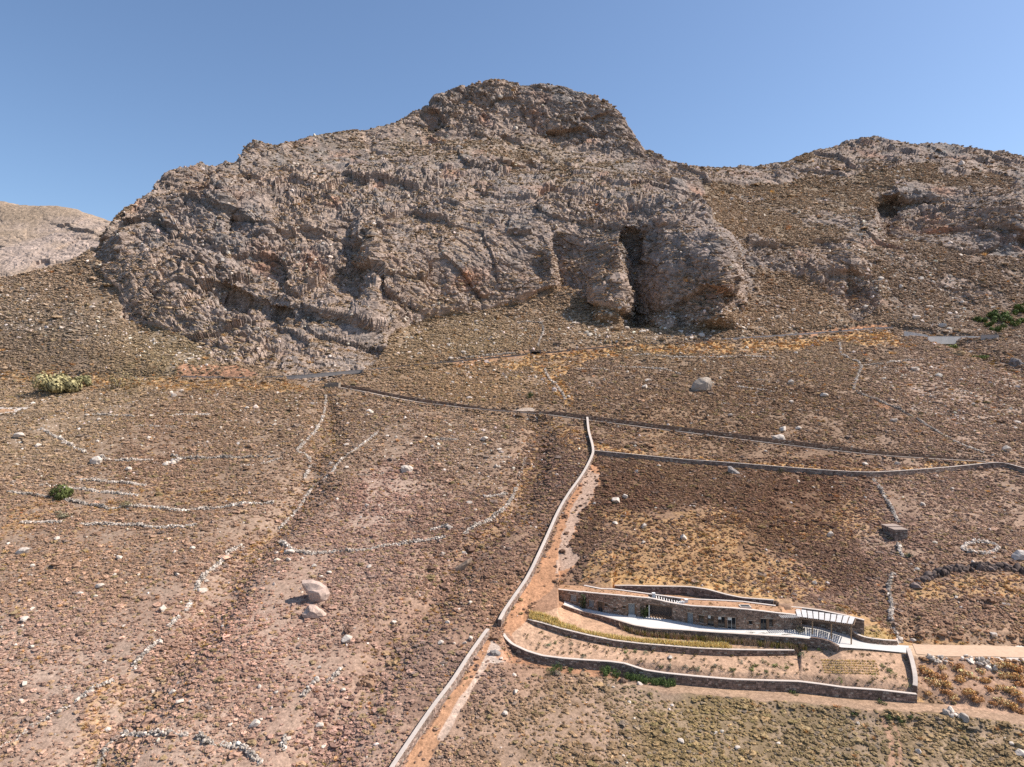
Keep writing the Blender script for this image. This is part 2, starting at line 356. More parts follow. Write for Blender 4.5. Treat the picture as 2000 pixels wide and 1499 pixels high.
GX[M0:], GY[M0:], GZ[M0:] = X2, Y2, Z2
RK = np.zeros_like(GX); RK[M0:] = R

# ------------------------------------------------------------------ ground cover: soil and scrub colours by place
# (photo x, photo y, bare soil, scrub, scrub cover)
LAND = [
 (100,1300,(194,156,131),(118,92,76),.62),(350,1450,(200,160,134),(122,94,76),.55),(500,1250,(200,158,132),(120,90,74),.55),(150,1050,(176,140,114),(112,86,66),.8),
 (650,1420,(198,154,126),(116,88,74),.6),(720,1120,(190,150,124),(112,86,72),.7),(880,1300,(188,140,110),(100,78,66),.75),(930,1050,(180,136,104),(96,72,58),.85),
 (300,900,(172,136,108),(104,80,62),.9),(100,800,(180,144,112),(112,92,70),.7),(450,800,(176,138,108),(106,84,64),.85),(700,850,(174,138,110),(106,84,66),.85),
 (780,980,(196,158,134),(112,84,70),.62),(950,880,(178,142,114),(108,86,68),.75),(1090,930,(170,126,94),(86,64,52),.95),(1100,1100,(176,126,90),(84,64,52),.8),
 (900,740,(184,138,96),(112,88,62),.7),(1200,760,(170,134,104),(98,76,58),.95),(1500,780,(166,130,102),(94,72,54),1.0),(1850,760,(190,152,126),(112,88,70),.72),
 (1300,850,(178,136,98),(98,74,54),.9),(1250,960,(160,116,84),(82,58,44),1.0),(1550,1000,(160,118,86),(88,62,46),1.0),(1400,1100,(182,132,86),(104,76,52),.8),
 (1700,1060,(184,144,116),(102,78,64),.85),(1900,1000,(182,142,114),(106,82,66),.9),(1880,1180,(186,142,106),(106,80,62),.85),(1600,1150,(178,134,100),(94,70,56),.95),
 (1100,1400,(188,146,116),(104,82,58),.8),(1400,1420,(172,138,106),(102,84,52),1.0),(1650,1440,(172,138,108),(96,80,54),1.0),(1900,1450,(190,152,120),(104,86,58),.8),
 (1900,1330,(196,146,110),(110,80,54),.5),(1300,1290,(192,150,120),(90,80,58),.0),(1020,1200,(190,132,92),(110,80,58),.3),
 (100,650,(160,130,106),(92,80,66),.95),(150,560,(170,138,110),(104,86,66),.75),(350,690,(166,136,104),(104,88,62),.8),(900,660,(172,138,104),(104,86,58),.8),(1200,640,(176,142,112),(104,84,58),.8),(1550,620,(178,142,112),(108,86,62),.8),
 (1850,600,(170,138,114),(92,74,60),.9),(1900,540,(166,134,112),(88,72,60),.9),(1600,400,(172,140,112),(104,88,66),.8),(800,290,(164,136,108),(104,92,72),.85),(1150,310,(164,136,108),(104,92,72),.8)]
LX = np.array([l[0] for l in LAND], np.float32); LY = np.array([l[1] for l in LAND], np.float32)
SOILS = np.array([srgb(*l[2]) for l in LAND]); SOILS = (SOILS*.74+SOILS.mean(1, keepdims=True)*.26)*np.array([.90, .93, .90]); SCRB = np.array([srgb(*l[3]) for l in LAND]); SCRB = (SCRB*.85+SCRB.mean(1, keepdims=True)*.15)*1.65; DENS = np.array([l[4] for l in LAND])
n1 = coarse(lambda x, y: fbm(x, y, None, 30, 3, 81), GX, GY); n2 = coarse(lambda x, y: fbm(x, y, None, 30, 3, 82), GX, GY); n3 = fbm(GX, GY, None, 9, 3, 83); n4 = fbm(GX, GY, None, 3.2, 2, 84)
ax_, ay_ = (GPX+n1*70).astype(np.float32), (GPY+n2*45).astype(np.float32)
def _land(ax_, ay_):
    O = np.zeros(ax_.shape+(7,), np.float32); W = np.zeros(ax_.shape, np.float32)
    V = np.concatenate([SOILS, SCRB, DENS[:, None]], 1).astype(np.float32)
    for i in range(len(LAND)):
        w = 1/((ax_-LX[i])**2+((ay_-LY[i])*1.5)**2+900)**1.6*1e6
        W += w; O += w[..., None]*V[i]
    return O/W[..., None]
LD = coarse(_land, ax_, ay_); SOIL, SCRUB, DEN = LD[..., :3], LD[..., 3:6], LD[..., 6]
ORNG = np.zeros(GX.shape, np.float32)                  # dry orange grass
jx, jy = GPX+n3*22, GPY+n3*10+n4*4
GRASS = [([(880,722),(960,702),(1060,694),(1200,682),(1400,672),(1600,658),(1740,648),(1790,680),(1640,676),(1500,690),(1350,694),(1230,692),(1110,720),(1080,760),(1040,720),(950,722)],1),
 ([(0,728),(160,732),(330,742),(520,748),(640,756),(560,768),(380,760),(200,764),(0,750)],.8),([(1040,700),(1075,700),(1130,790),(1105,800),(1060,740)],1),
 ([(1160,870),(1400,900),(1700,918),(1940,898),(1930,906),(1700,930),(1400,908),(1160,888)],.9),([(1140,985),(1250,1000),(1400,990),(1480,1020),(1420,1070),(1560,1100),(1640,1150),(1540,1180),(1400,1160),(1250,1150),(1120,1140),(1160,1080),(1260,1060),(1200,1030)],.6),
 ([(1180,1120),(1360,1135),(1480,1155),(1540,1180),(1420,1168),(1350,1146),(1190,1144)],1),([(1780,1140),(1990,1120),(2010,1170),(1850,1170),(1760,1175)],.7),
 ([(1500,1005),(1580,1010),(1690,960),(1740,1040),(1640,1060),(1540,1080)],.45),([(1060,830),(1140,830),(1150,880),(1110,880)],.6),([(1640,1180),(1760,1240),(1900,1258),(1780,1266),(1690,1250)],.7),
 ([(0,1050),(0,1000),(60,985),(130,990),(60,1040)],.5),([(180,1340),(260,1320),(240,1400),(180,1490),(150,1430)],.6),([(540,1000),(600,960),(640,850),(655,790),(630,900),(560,1020),(480,1090),(440,1120)],.55),
 ([(960,1020),(1040,880),(1060,850),(1040,960),(960,1060),(880,1100)],.5),([(1050,1290),(1250,1318),(1400,1345),(1650,1365),(1800,1372),(1790,1360),(1560,1340),(1240,1306),(1060,1284)],.75),
 ([(60,960),(230,985),(300,1000),(200,1010),(60,985)],.4),([(200,940),(380,960),(520,975),(400,990),(260,980)],.35)]
for poly, s in GRASS: ORNG = np.maximum(ORNG, inpoly(jx, jy, poly)*s)
ORNG = ORNG*np.clip(.75+1.1*n4+.6*n3, 0, 1)
og = srgb(204,162,112)*.88
DARK = np.zeros(GX.shape, np.float32)
for poly in ([(1160,905),(1420,915),(1640,940),(1640,1000),(1480,1010),(1400,985),(1200,1000),(1120,1040),(1150,960)],[(1330,1010),(1640,1010),(1720,1120),(1640,1170),(1560,1090),(1430,1050)],
             [(1100,1020),(1180,1010),(1180,1060),(1120,1110),(1090,1100)],[(60,650),(260,690),(330,735),(60,730),(-60,730),(-60,640)]):
    DARK = np.maximum(DARK, inpoly(jx, jy, poly)*(.45 if poly[0][0] == 60 else 1.0))
DARK = np.clip(DARK*(1+.8*n3), 0, 1)
# bare earth: paths, yards and cuttings
BARE = np.zeros(GX.shape, np.float32); BCOL = np.zeros(GX.shape+(3,), np.float32)
def bare(mask, rgb, k=.86):
    global BARE
    c = (srgb(*rgb)*k).astype(np.float32); m = np.clip(mask, 0, 1).astype(np.float32)
    BCOL[:] = BCOL*(1-m[..., None])+c*m[..., None]; BARE = np.maximum(BARE, m)
def bare_poly(poly, rgb, s=1.0, jit=1.0): bare(inpoly(GPX+n3*8*jit+n4*5*jit, GPY+n4*5*jit, poly)*s, rgb)
def bare_line(pxpts, half, rgb, s=1.0):
    w = hits(smooth_px(pxpts, 4)); n = NH+60
    D, T = polydist(GX[:n], GY[:n], w); m = np.zeros(GX.shape); m[:n] = (1-sstep(half*.75, half*1.15, D+n4[:n]*half*.5))*s
    bare(m, rgb)
bare_poly([(1160,905),(1180,930),(1150,990),(1140,1010),(1108,1070),(1130,1105),(1085,1130),(1080,1150),(1030,1195),(1045,1230),(1010,1250),(990,1235),(985,1225),(1010,1180),(1062,1090),(1100,1000),(1140,930)], (188,140,106), 1)
bare_poly([(1150,918),(1176,930),(1158,970),(1135,1010),(1110,1060),(1135,1090),(1110,1115),(1080,1120),(1098,1040),(1125,985)], (190,162,142), .9)
bare_line([(955,1262),(925,1320),(880,1385),(840,1440),(800,1520)], 1.7, (192,146,112))
bare_line([(965,1265),(935,1318),(890,1392),(862,1440)], .6, (212,186,166), .9)
bare_poly([(960,1250),(975,1262),(990,1285),(1000,1292),(960,1296),(945,1290)], (214,192,174), 1, .4)
bare_line([(985,1282),(1040,1292),(1100,1306),(1200,1318),(1260,1330)], 1.3, (200,146,110), .8)
bare_line([(1255,1332),(1310,1341),(1400,1352),(1500,1358),(1620,1368),(1700,1377),(1800,1383),(1900,1391),(2000,1404),(2200,1430)], 2.3, (200,164,136), .8)
bare_line([(1780,1271),(1850,1271),(1920,1272),(2000,1275),(2150,1280),(2400,1290)], 3.0, (212,180,150))
bare_poly([(1900,1272),(1990,1262),(2060,1268),(2060,1294),(1960,1292),(1930,1284)], (228,214,200), .9, .5)
bare_line([(1722,1400),(1735,1430),(1742,1465),(1738,1530)], .55, (204,160,132), .8)
bare_line([(1735,1400),(1752,1430),(1758,1465),(1756,1530)], .4, (204,160,132), .7)
bare_poly([(1800,1300),(1850,1292),(1990,1295),(2010,1390),(1960,1395),(1850,1380),(1795,1340)], (198,160,134), .8)
bare_poly([(340,722),(360,712),(470,718),(500,728),(500,738),(345,738)], (196,144,112), .85, 1.2)
bare_poly([(860,712),(950,694),(1035,682),(1040,694),(960,706),(880,716)], (194,148,114), .8, 1.0)
bare_poly([(1060,690),(1200,672),(1240,664),(1240,672),(1200,680),(1060,698)], (190,146,110), .8, .5)
bare_poly([(1560,652),(1700,636),(1740,634),(1740,640),(1560,658)], (206,150,112), .9, .4)
bare_poly([(540,728),(640,690),(700,695),(740,712),(720,722),(620,738)], (204,184,166), .7)
bare_poly([(1005,800),(1040,797),(1045,803),(1040,808),(1000,806)], (196,176,158), 1, .2)
bare_poly([(-200,795),(62,797),(30,806),(-10,812),(-200,815)], (226,214,202), .9, .1)
bare_poly([(-20,798),(26,800),(30,805),(-20,808)], (190,150,116), 1, .1)
bare_poly([(1690,770),(1740,790),(1760,805),(1720,800)], (206,146,104), .7)
bare_poly([(1040,1205),(1100,1225),(1300,1262),(1558,1272),(1640,1270),(1778,1280),(1785,1352),(1600,1336),(1430,1326),(1300,1316),(1200,1294),(1060,1282),(1010,1262),(1000,1240)], (196,160,132), 1, .3)
bare_poly([(1100,1185),(1240,1226),(1400,1238),(1580,1250),(1560,1270),(1300,1260),(1100,1228),(1035,1210)], (194,156,126), 1, .3)
bare_poly([(1085,1150),(1140,1144),(1520,1182),(1560,1200),(1400,1186),(1250,1166),(1100,1155)], (190,146,112), .8, .3)
bare_poly([(1670,1225),(1700,1222),(1745,1240),(1750,1258),(1700,1254),(1672,1246)], (186,156,104), .8, .4)
cov = np.clip((.3+.75*DEN)*(DEN > .02)*(1+.35*n3), 0, 1)
COL = SOIL*(1+.22*n4[..., None]+.12*n1[..., None])
blot = np.clip(cov*(.55+.9*n4), 0, .85)[..., None]; COL = COL*(1-blot)+SCRUB*.9*blot
COL = COL*(1-DARK[..., None]*.5)+(srgb(92,66,48).astype(np.float32))*DARK[..., None]*.5
COL = COL*(1-ORNG[..., None]*.92)+og.astype(np.float32)*ORNG[..., None]*.92
COL = COL*(1-BARE[..., None]*.92)+BCOL*BARE[..., None]*.92*(1+.16*n4[..., None])
COL = COL*(1+.10*n3[..., None])
# rock colour
nn = normals(GX[M0:], GY[M0:], GZ[M0:]); up = nn[2]*np.sign(np.median(nn[2]))
r1 = coarse(lambda x, y, z: fbm(x, y, z, 40, 3, 91), X, Y, Z, k=4); r2 = coarse(lambda x, y, z: fbm(x, y, z, 9, 3, 92), X, Y, Z, k=2); r3 = fbm(X, Y, Z, 2.6, 2, 93)
ra, rb, rc = srgb(160,142,130)*.86, srgb(182,158,140)*.88, srgb(142,134,128)*.84
t = np.clip(.5+.9*r1+.7*r2, 0, 1)[..., None]
RC = ra*(1-t)+rb*t
t = np.clip(.1+1.2*r2-.8*r1, 0, .8)[..., None]; RC = RC*(1-t)+rc*t
t = np.clip(1.6*(coarse(lambda x, y, z: fbm(x, y, z, 22, 3, 95), X, Y, Z, k=4)-.28), 0, .7)[..., None]; RC = RC*(1-t)+srgb(186,132,100)*.8*t
RC = RC*(1+.3*r3[..., None])
ledge = sstep(.72, .9, up+.3*r1+.14*r2+.12*r3)*.8            # earth and scrub lie on the flatter ledges
LED = COL[M0:]*.9
rkm = (sstep(.12, .5, R+.15*r3)*(1-ledge))[..., None]
COL[M0:] = COL[M0:]*(1-rkm)+RC*rkm
ROCKM = np.zeros_like(GX); ROCKM[M0:] = rkm[..., 0]
COL = np.clip(COL, .01, .9)

# ------------------------------------------------------------------ materials
MATS = {}
def mat(name, rgb=None, rough=.9, attr=None, var=.0, vscale=2.0, bump=0., bscale=4., bdist=.1, var2=0., v2scale=12., inst=None, spec=.2, metal=0.):
    if name in MATS: return MATS[name]
    m = bpy.data.materials.new(name); m.use_nodes = True; nt = m.node_tree; N, L = nt.nodes, nt.links
    b = N["Principled BSDF"]; b.inputs["Roughness"].default_value = rough; b.inputs["Specular IOR Level"].default_value = spec; b.inputs["Metallic"].default_value = metal
    tc = N.new("ShaderNodeTexCoord")
    if attr or inst:
        a = N.new("ShaderNodeAttribute"); a.attribute_name = attr or inst
        if inst: a.attribute_type = 'INSTANCER'
        src = a.outputs["Color"]
    else:
        r = N.new("ShaderNodeRGB"); r.outputs[0].default_value = (*rgb, 1); src = r.outputs[0]
    for v, sc in ((var, vscale), (var2, v2scale)):
        if v <= 0: continue
        no = N.new("ShaderNodeTexNoise"); no.inputs["Scale"].default_value = sc; no.inputs["Detail"].default_value = 4; no.inputs["Roughness"].default_value = .65
        L.new(tc.outputs["Object"], no.inputs["Vector"])
        mr = N.new("ShaderNodeMapRange"); mr.inputs[1].default_value = .25; mr.inputs[2].default_value = .75; mr.inputs[3].default_value = 1-v; mr.inputs[4].default_value = 1+v
        L.new(no.outputs["Fac"], mr.inputs[0])
        mx = N.new("ShaderNodeVectorMath"); mx.operation = 'MULTIPLY'; L.new(src, mx.inputs[0]); L.new(mr.outputs[0], mx.inputs[1]); src = mx.outputs[0]
    L.new(src, b.inputs["Base Color"])
    if bump > 0:
        no = N.new("ShaderNodeTexNoise"); no.inputs["Scale"].default_value = bscale; no.inputs["Detail"].default_value = 5; no.inputs["Roughness"].default_value = .7
        L.new(tc.outputs["Object"], no.inputs["Vector"])
        bp = N.new("ShaderNodeBump"); bp.inputs["Strength"].default_value = bump; bp.inputs["Distance"].default_value = bdist
        L.new(no.outputs["Fac"], bp.inputs["Height"]); L.new(bp.outputs[0], b.inputs["Normal"])
    MATS[name] = m; return m
M_EARTH = mat("dry_earth_and_rock", attr="tint", var=.3, vscale=.9, var2=.42, v2scale=2.2, bump=.6, bscale=1.6, bdist=.35, rough=.95, spec=.1)
M_ROCKY = mat("mountain_rock", attr="tint", var=.24, vscale=.35, var2=.3, v2scale=1.4, bump=.6, bscale=.8, bdist=.7, rough=.95, spec=.1)

def add_facets(m, scales):
    """angular, fractured relief and tone on rock"""
    nt = m.node_tree; N, L = nt.nodes, nt.links; b = N["Principled BSDF"]; tc = N.new("ShaderNodeTexCoord"); src = b.inputs["Base Color"].links[0].from_socket; last = b.inputs["Normal"].links[0].from_socket if b.inputs["Normal"].links else None
    mp = N.new("ShaderNodeMapping"); mp.inputs["Rotation"].default_value = (0.1, .42, .2); mp.inputs["Scale"].default_value = (1, 1, 1.7); L.new(tc.outputs["Object"], mp.inputs[0])
    for sc, dist_, tone in scales:
        v = N.new("ShaderNodeTexVoronoi"); v.inputs["Scale"].default_value = sc; L.new(mp.outputs[0], v.inputs["Vector"])
        sp = N.new("ShaderNodeSeparateColor"); L.new(v.outputs["Color"], sp.inputs[0])
        ad = N.new("ShaderNodeMath"); ad.operation = 'SUBTRACT'; L.new(sp.outputs[0], ad.inputs[0]); L.new(v.outputs["Distance"], ad.inputs[1])
        bp = N.new("ShaderNodeBump"); bp.inputs["Strength"].default_value = .65; bp.inputs["Distance"].default_value = dist_; L.new(ad.outputs[0], bp.inputs["Height"])
        if last: L.new(last, bp.inputs["Normal"])
        last = bp.outputs[0]
        mr = N.new("ShaderNodeMapRange"); mr.inputs[3].default_value = 1-tone; mr.inputs[4].default_value = 1+tone; L.new(sp.outputs[1], mr.inputs[0])
        mx = N.new("ShaderNodeVectorMath"); mx.operation = 'MULTIPLY'; L.new(src, mx.inputs[0]); L.new(mr.outputs[0], mx.inputs[1]); src = mx.outputs[0]
    L.new(src, b.inputs["Base Color"]); L.new(last, b.inputs["Normal"])
add_facets(M_ROCKY, ((.22, 1.0, .14), (.6, .5, .16)))
# ------------------------------------------------------------------ terrain meshes
def tag(o, label=None, cat=None, group=None, kind=None):
    if label: o["label"] = label
    if cat: o["category"] = cat
    if group: o["group"] = group
    if kind: o["kind"] = kind
    return o
def mesh_np(name, verts, faces, nv=4, col=None, smooth=False, material=None):
    me = bpy.data.meshes.new(name); nF = len(faces)
    me.vertices.add(len(verts)); me.vertices.foreach_set("co", np.ascontiguousarray(verts, np.float32).ravel())
    me.loops.add(nF*nv); me.loops.foreach_set("vertex_index", np.ascontiguousarray(faces, np.int32).ravel())
    me.polygons.add(nF); me.polygons.foreach_set("loop_start", np.arange(nF, dtype=np.int32)*nv)
    me.polygons.foreach_set("use_smooth", np.full(nF, smooth, bool))
    if col is not None:
        a = me.attributes.new("tint", 'FLOAT_COLOR', 'POINT'); c4 = np.ones((len(verts), 4), np.float32); c4[:, :3] = col; a.data.foreach_set("color", c4.ravel())
    me.update(calc_edges=True); me.validate()
    if material: me.materials.append(material)
    return me
def grid_patch(name, X, Y, Z, col, fmask, smooth, material):
    nr, nc = X.shape; idx = np.arange(nr*nc).reshape(nr, nc)
    f = np.stack([idx[:-1, :-1], idx[:-1, 1:], idx[1:, 1:], idx[1:, :-1]], -1).reshape(-1, 4)
    f = f[fmask.ravel()]
    used = np.zeros(nr*nc, bool); used[f.ravel()] = True; remap = np.cumsum(used)-1
    v = np.stack([X, Y, Z+CZ], -1).reshape(-1, 3)[used]
    me = mesh_np(name, v, remap[f], 4, col.reshape(-1, 3)[used], smooth, material)
    o = bpy.data.objects.new(name, me); C.objects.link(o); o["kind"] = "structure"; return o
rowc = np.arange(NR-1)[:, None]+np.zeros((1, NC-1), int)
up_mask = rowc >= NH-1
hillside = grid_patch("hillside", GX, GY, GZ, COL, ~up_mask, True, M_EARTH)
mountain = grid_patch("mountain", GX, GY, GZ, COL, up_mask, False, M_ROCKY)
# ridge far behind on the left
fc = np.linspace(-700, 420, 330); fu = (fc-1000)/FP
FS = curve([(-700,372),(-200,388),(0,398),(60,404),(110,405),(150,411),(190,426),(220,438),(260,452),(320,475),(420,520)])
fy = np.interp(fc, FS[:, 0], FS[:, 1])
ky = [780+0*fc, 600+0*fc, 545+0*fc, 490+0*fc*1.0, np.maximum(450, fy+12), fy]
kdist = [470, 560, 640, 720, 780, 850]
kd2 = np.array([k+0*fc for k in kdist]+[930+0*fc, 1150+0*fc]); kz2 = np.array([kdist[i]*(750-np.maximum(ky[i], fy))/FP for i in range(6)])
kz2 = np.vstack([kz2, kz2[-1:]-15, kz2[-1:]-130])
nrow = [14, 40, 40, 40, 40, 8, 4]
fD, fZ = pchip_rows(kd2), pchip_rows(kz2); fX = fD*fu[None]; fY = fD
rows = NH+100+np.zeros(fX.shape)
fR = np.clip(.55+1.3*fbm(fX, fY, fZ, 70, 3, 101), .1, .95)
fX2, fY2, fZ2 = rockdisp(fX, fY, fZ, fR, .8)
q = fbm(fX, fY, fZ, 30, 3, 102)[..., None]; q2 = fbm(fX, fY, fZ, 5, 2, 103)[..., None]
fcol = srgb(178,158,144)*.88*(1+.3*q2); tt = np.clip(.5-1.4*(fR[..., None]-.55)+.6*q, 0, 1)
fcol = fcol*(1-tt)+srgb(168,146,124)*.85*tt*(1+.25*q2)
ridge = grid_patch("distant_ridge", fX2, fY2, fZ2, np.clip(fcol, .02, .9), np.ones((fX.shape[0]-1, fX.shape[1]-1), bool), False, M_ROCKY)

# ------------------------------------------------------------------ uncountable ground cover (instanced): scrub, dry grass, loose stones
def ico(sub):
    bm = bmesh.new(); bmesh.ops.create_icosphere(bm, subdivisions=sub, radius=1.0)
    v = np.array([x.co for x in bm.verts]); f = np.array([[q.index for q in x.verts] for x in bm.faces]); bm.free(); return v, f
ICO1, ICO2, ICO3 = ico(1), ico(2), ico(3)
def proto_shrub(seed):
    r = np.random.default_rng(seed); v, f = ICO2; v = v.copy()
    k = 1+.30*r.standard_normal(len(v)).clip(-1.3, 1.3); v = v*k[:, None]; v[:, 2] = v[:, 2]*.72+.25
    keep = v[f][:, :, 2].mean(1) > -.05; f = f[keep]
    V = [v]; F = [f]; n = len(v)
    for i in range(26):
        a = r.uniform(0, 6.283); e = r.uniform(.15, 1.4); dr = np.array([math.cos(a)*math.cos(e), math.sin(a)*math.cos(e), math.sin(e)])
        t = np.cross(dr, [0.3, .2, 1]); t /= np.linalg.norm(t); b0 = dr*r.uniform(.55, .8); b0[2] = b0[2]*.75+.15
        tip = b0+dr*r.uniform(.35, .6)+r.normal(0, .1, 3)
        V.append(np.array([b0-t*.17, b0+t*.17, tip])); F.append(np.array([[n, n+1, n+2]])); n += 3
    return np.vstack(V), np.vstack(F)
def proto_grass(seed, nb=34, h=1.0, spread=.75):
    r = np.random.default_rng(seed); V, F, n = [], [], 0
    for i in range(nb):
        a = r.uniform(0, 6.283); q = r.uniform(0, .5); b = np.array([math.cos(a)*q, math.sin(a)*q, 0])
        le = r.uniform(.6, 1.1)*h; o = r.uniform(.1, spread); a2 = a+r.normal(0, .5)
        tip = b+np.array([math.cos(a2)*o, math.sin(a2)*o, le]); t = np.array([-math.sin(a2), math.cos(a2), 0])*.085
        V.append(np.array([b-t, b+t, tip])); F.append(np.array([[n, n+1, n+2]])); n += 3
    return np.vstack(V), np.vstack(F)
def rock_shape(seed, sub=2, cuts=7, flat=.75, rough=.12):
    """angular rock: a ball cut by random planes, then roughened"""
    r = np.random.default_rng(seed); v, f = (ICO1, ICO2, ICO3)[sub-1]; v = v.copy()
    for i in range(cuts):
        n = r.standard_normal(3); n /= np.linalg.norm(n); d = r.uniform(.38, .75)
        s = v@n; v = v-np.maximum(0, s-d)[:, None]*n*.92
    v *= r.uniform(.75, 1.25, 3); v[:, 2] *= flat
    p = v*2.2+seed*3.1
    v = v*(1+rough*fbm(p[:, 0], p[:, 1], p[:, 2], 1.0, 3, seed))[:, None]
    return v, f
M_SCRUB = mat("scrub_foliage", inst="tint", rough=1.0, spec=.05)
M_STONE_I = mat("loose_stone", inst="tint", rough=.95, spec=.1, var=.15, vscale=1.5)
def proto_coll(name, shapes, material):
    co = bpy.data.collections.new(name)
    for i, (v, f) in enumerate(shapes):
        me = mesh_np(name, v, f, 3, None, False, material); co.objects.link(bpy.data.objects.new(f"{name}.{i:03d}", me))
    return co
def scatter(name, pts, scl, rot, tint, coll, nproto, label, cat):
    me = bpy.data.meshes.new(name); me.vertices.add(len(pts)); me.vertices.foreach_set("co", np.ascontiguousarray(pts, np.float32).ravel())
    def at(nm, ty, key, arr): a = me.attributes.new(nm, ty, 'POINT'); a.data.foreach_set(key, np.ascontiguousarray(arr).ravel())
    at("scl", 'FLOAT_VECTOR', "vector", scl.astype(np.float32)); r3 = np.zeros((len(pts), 3), np.float32); r3[:, 2] = rot
    at("rot", 'FLOAT_VECTOR', "vector", r3); at("idx", 'INT', "value", rng.integers(0, nproto, len(pts)).astype(np.int32))
    c4 = np.ones((len(pts), 4), np.float32); c4[:, :3] = np.clip(tint, .005, .9); at("tint", 'FLOAT_COLOR', "color", c4)
    o = bpy.data.objects.new(name, me); C.objects.link(o)
    ng = bpy.data.node_groups.new(name, 'GeometryNodeTree')
    ng.interface.new_socket("Geometry", in_out='INPUT', socket_type='NodeSocketGeometry'); ng.interface.new_socket("Geometry", in_out='OUTPUT', socket_type='NodeSocketGeometry')
    N, L = ng.nodes, ng.links; gi = N.new("NodeGroupInput"); go = N.new("NodeGroupOutput")
    ip = N.new("GeometryNodeInstanceOnPoints"); ci_ = N.new("GeometryNodeCollectionInfo"); ci_.inputs[0].default_value = coll
    ci_.inputs["Separate Children"].default_value = True; ci_.inputs["Reset Children"].default_value = True
    def na(nm, dt): a = N.new("GeometryNodeInputNamedAttribute"); a.data_type = dt; a.inputs[0].default_value = nm; return a.outputs[0]
    e2r = N.new("FunctionNodeEulerToRotation"); L.new(na("rot", 'FLOAT_VECTOR'), e2r.inputs[0])
    L.new(gi.outputs[0], ip.inputs["Points"]); L.new(ci_.outputs[0], ip.inputs["Instance"]); ip.inputs["Pick Instance"].default_value = True
    L.new(na("idx", 'INT'), ip.inputs["Instance Index"]); L.new(e2r.outputs[0], ip.inputs["Rotation"]); L.new(na("scl", 'FLOAT_VECTOR'), ip.inputs["Scale"])
    L.new(ip.outputs[0], go.inputs[0])
    m = o.modifiers.new("scatter", 'NODES'); m.node_group = ng
    tag(o, label, cat, None, "stuff"); return o
# sampling weights
ex = np.stack([np.diff(GX, axis=1)[:-1], np.diff(GY, axis=1)[:-1], np.diff(GZ, axis=1)[:-1]], -1); ey = np.stack([np.diff(GX, axis=0)[:, :-1], np.diff(GY, axis=0)[:, :-1], np.diff(GZ, axis=0)[:, :-1]], -1)
nrm = np.cross(ex, ey); AREA = np.linalg.norm(nrm, axis=-1); UPN = np.abs(nrm[..., 2])/np.maximum(AREA, 1e-6)
c_ = np.s_[:-1, :-1]
VIS = (GPX[c_] > -140) & (GPX[c_] < 2140) & (GPY[c_] < 1640) & (np.arange(NR-1)[:, None] < NH+sum([52, 96, 90, 90, 84])+2)
BUILT = inpoly(GPX[c_], GPY[c_], [(1070,1150),(1140,1142),(1195,1140),(1350,1142),(1420,1158),(1530,1172),(1600,1188),(1700,1208),(1700,1250),(1790,1262),(1790,1360),(1700,1350),(1560,1334),(1440,1332),(1300,1318),(1250,1308),(1200,1296),(1060,1286),(1000,1266),(980,1250),(985,1225),(1030,1200)])
ROADM = np.zeros(BUILT.shape)
for nm_, (w_, hf) in ROADS.items():
    D, T = polydist(GX[:NH+60, :-1], GY[:NH+60, :-1], w_); ROADM[:NH+60] = np.maximum(ROADM[:NH+60], D < hf+.35)
def sample(dens):
    w = (AREA*dens*VIS).ravel(); tot = w.sum(); n = int(tot)
    cs = np.cumsum(w); k = np.searchsorted(cs, rng.random(n)*tot); i, j = np.unravel_index(np.minimum(k, len(cs)-1), AREA.shape)
    a, b = rng.random(n)[:, None], rng.random(n)[:, None]
    G = lambda i, j: np.stack([GX[i, j], GY[i, j], GZ[i, j]], -1)
    p = (G(i, j)*(1-a)+G(i+1, j)*a)*(1-b)+(G(i, j+1)*(1-a)+G(i+1, j+1)*a)*b
    return p+np.array([0, 0, CZ]), i, j
dist = GD[c_]; rk = ROCKM[c_]
clump = np.clip(.9+1.1*n3[c_]+.5*n4[c_], .08, 1.7)
far = np.interp(dist, [90, 150, 250, 320, 600], [1.0, .9, .62, .36, .10])
dens = cov[c_]*6.4*clump*far*(1-.93*np.clip(BARE[c_], 0, 1))*(1-.82*np.clip(ORNG[c_], 0, 1))*(1-ROADM)*(1-BUILT)*np.clip(1-1.25*rk, .02, 1)*(1+.5*DARK[c_])
P, i, j = sample(dens); n = len(P)
SZ = np.interp(GD[i, j], [90, 150, 250, 320, 600], [.18, .205, .28, .38, .6])*np.exp(rng.normal(0, .42, n))*(1+.25*np.clip(gul_w[i, j], 0, 1))
T = SCRUB[i, j]*1.28*np.exp(rng.normal(0, .26, n))[:, None]
hue = rng.random(n)[:, None]
T = np.where(hue < .08, T*.4+srgb(140,124,84)*.6, T); T = np.where(hue > .93, T*.4+srgb(184,152,112)*.6, T); T = np.where((hue > .84) & (hue < .93), T*.5+srgb(134,122,114)*.5, T)
T = T*(1-.35*DARK[i, j][:, None])+srgb(96,70,54)*.35*DARK[i, j][:, None]
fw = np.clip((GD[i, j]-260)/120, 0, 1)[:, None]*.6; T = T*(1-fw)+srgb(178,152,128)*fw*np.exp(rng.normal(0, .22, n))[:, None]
S = SZ[:, None]*np.stack([rng.uniform(.8, 1.35, n), rng.uniform(.8, 1.35, n), rng.uniform(.5, .9, n)], -1)
P[:, 2] -= .06*SZ
print("scrub", n)
scatter("scrub", P, S, rng.uniform(0, 6.283, n), T, proto_coll("scrub_cushion", [proto_shrub(q) for q in range(6)], M_SCRUB), 6, "low brown and olive cushion scrub covering the dry hillside", "scrub")
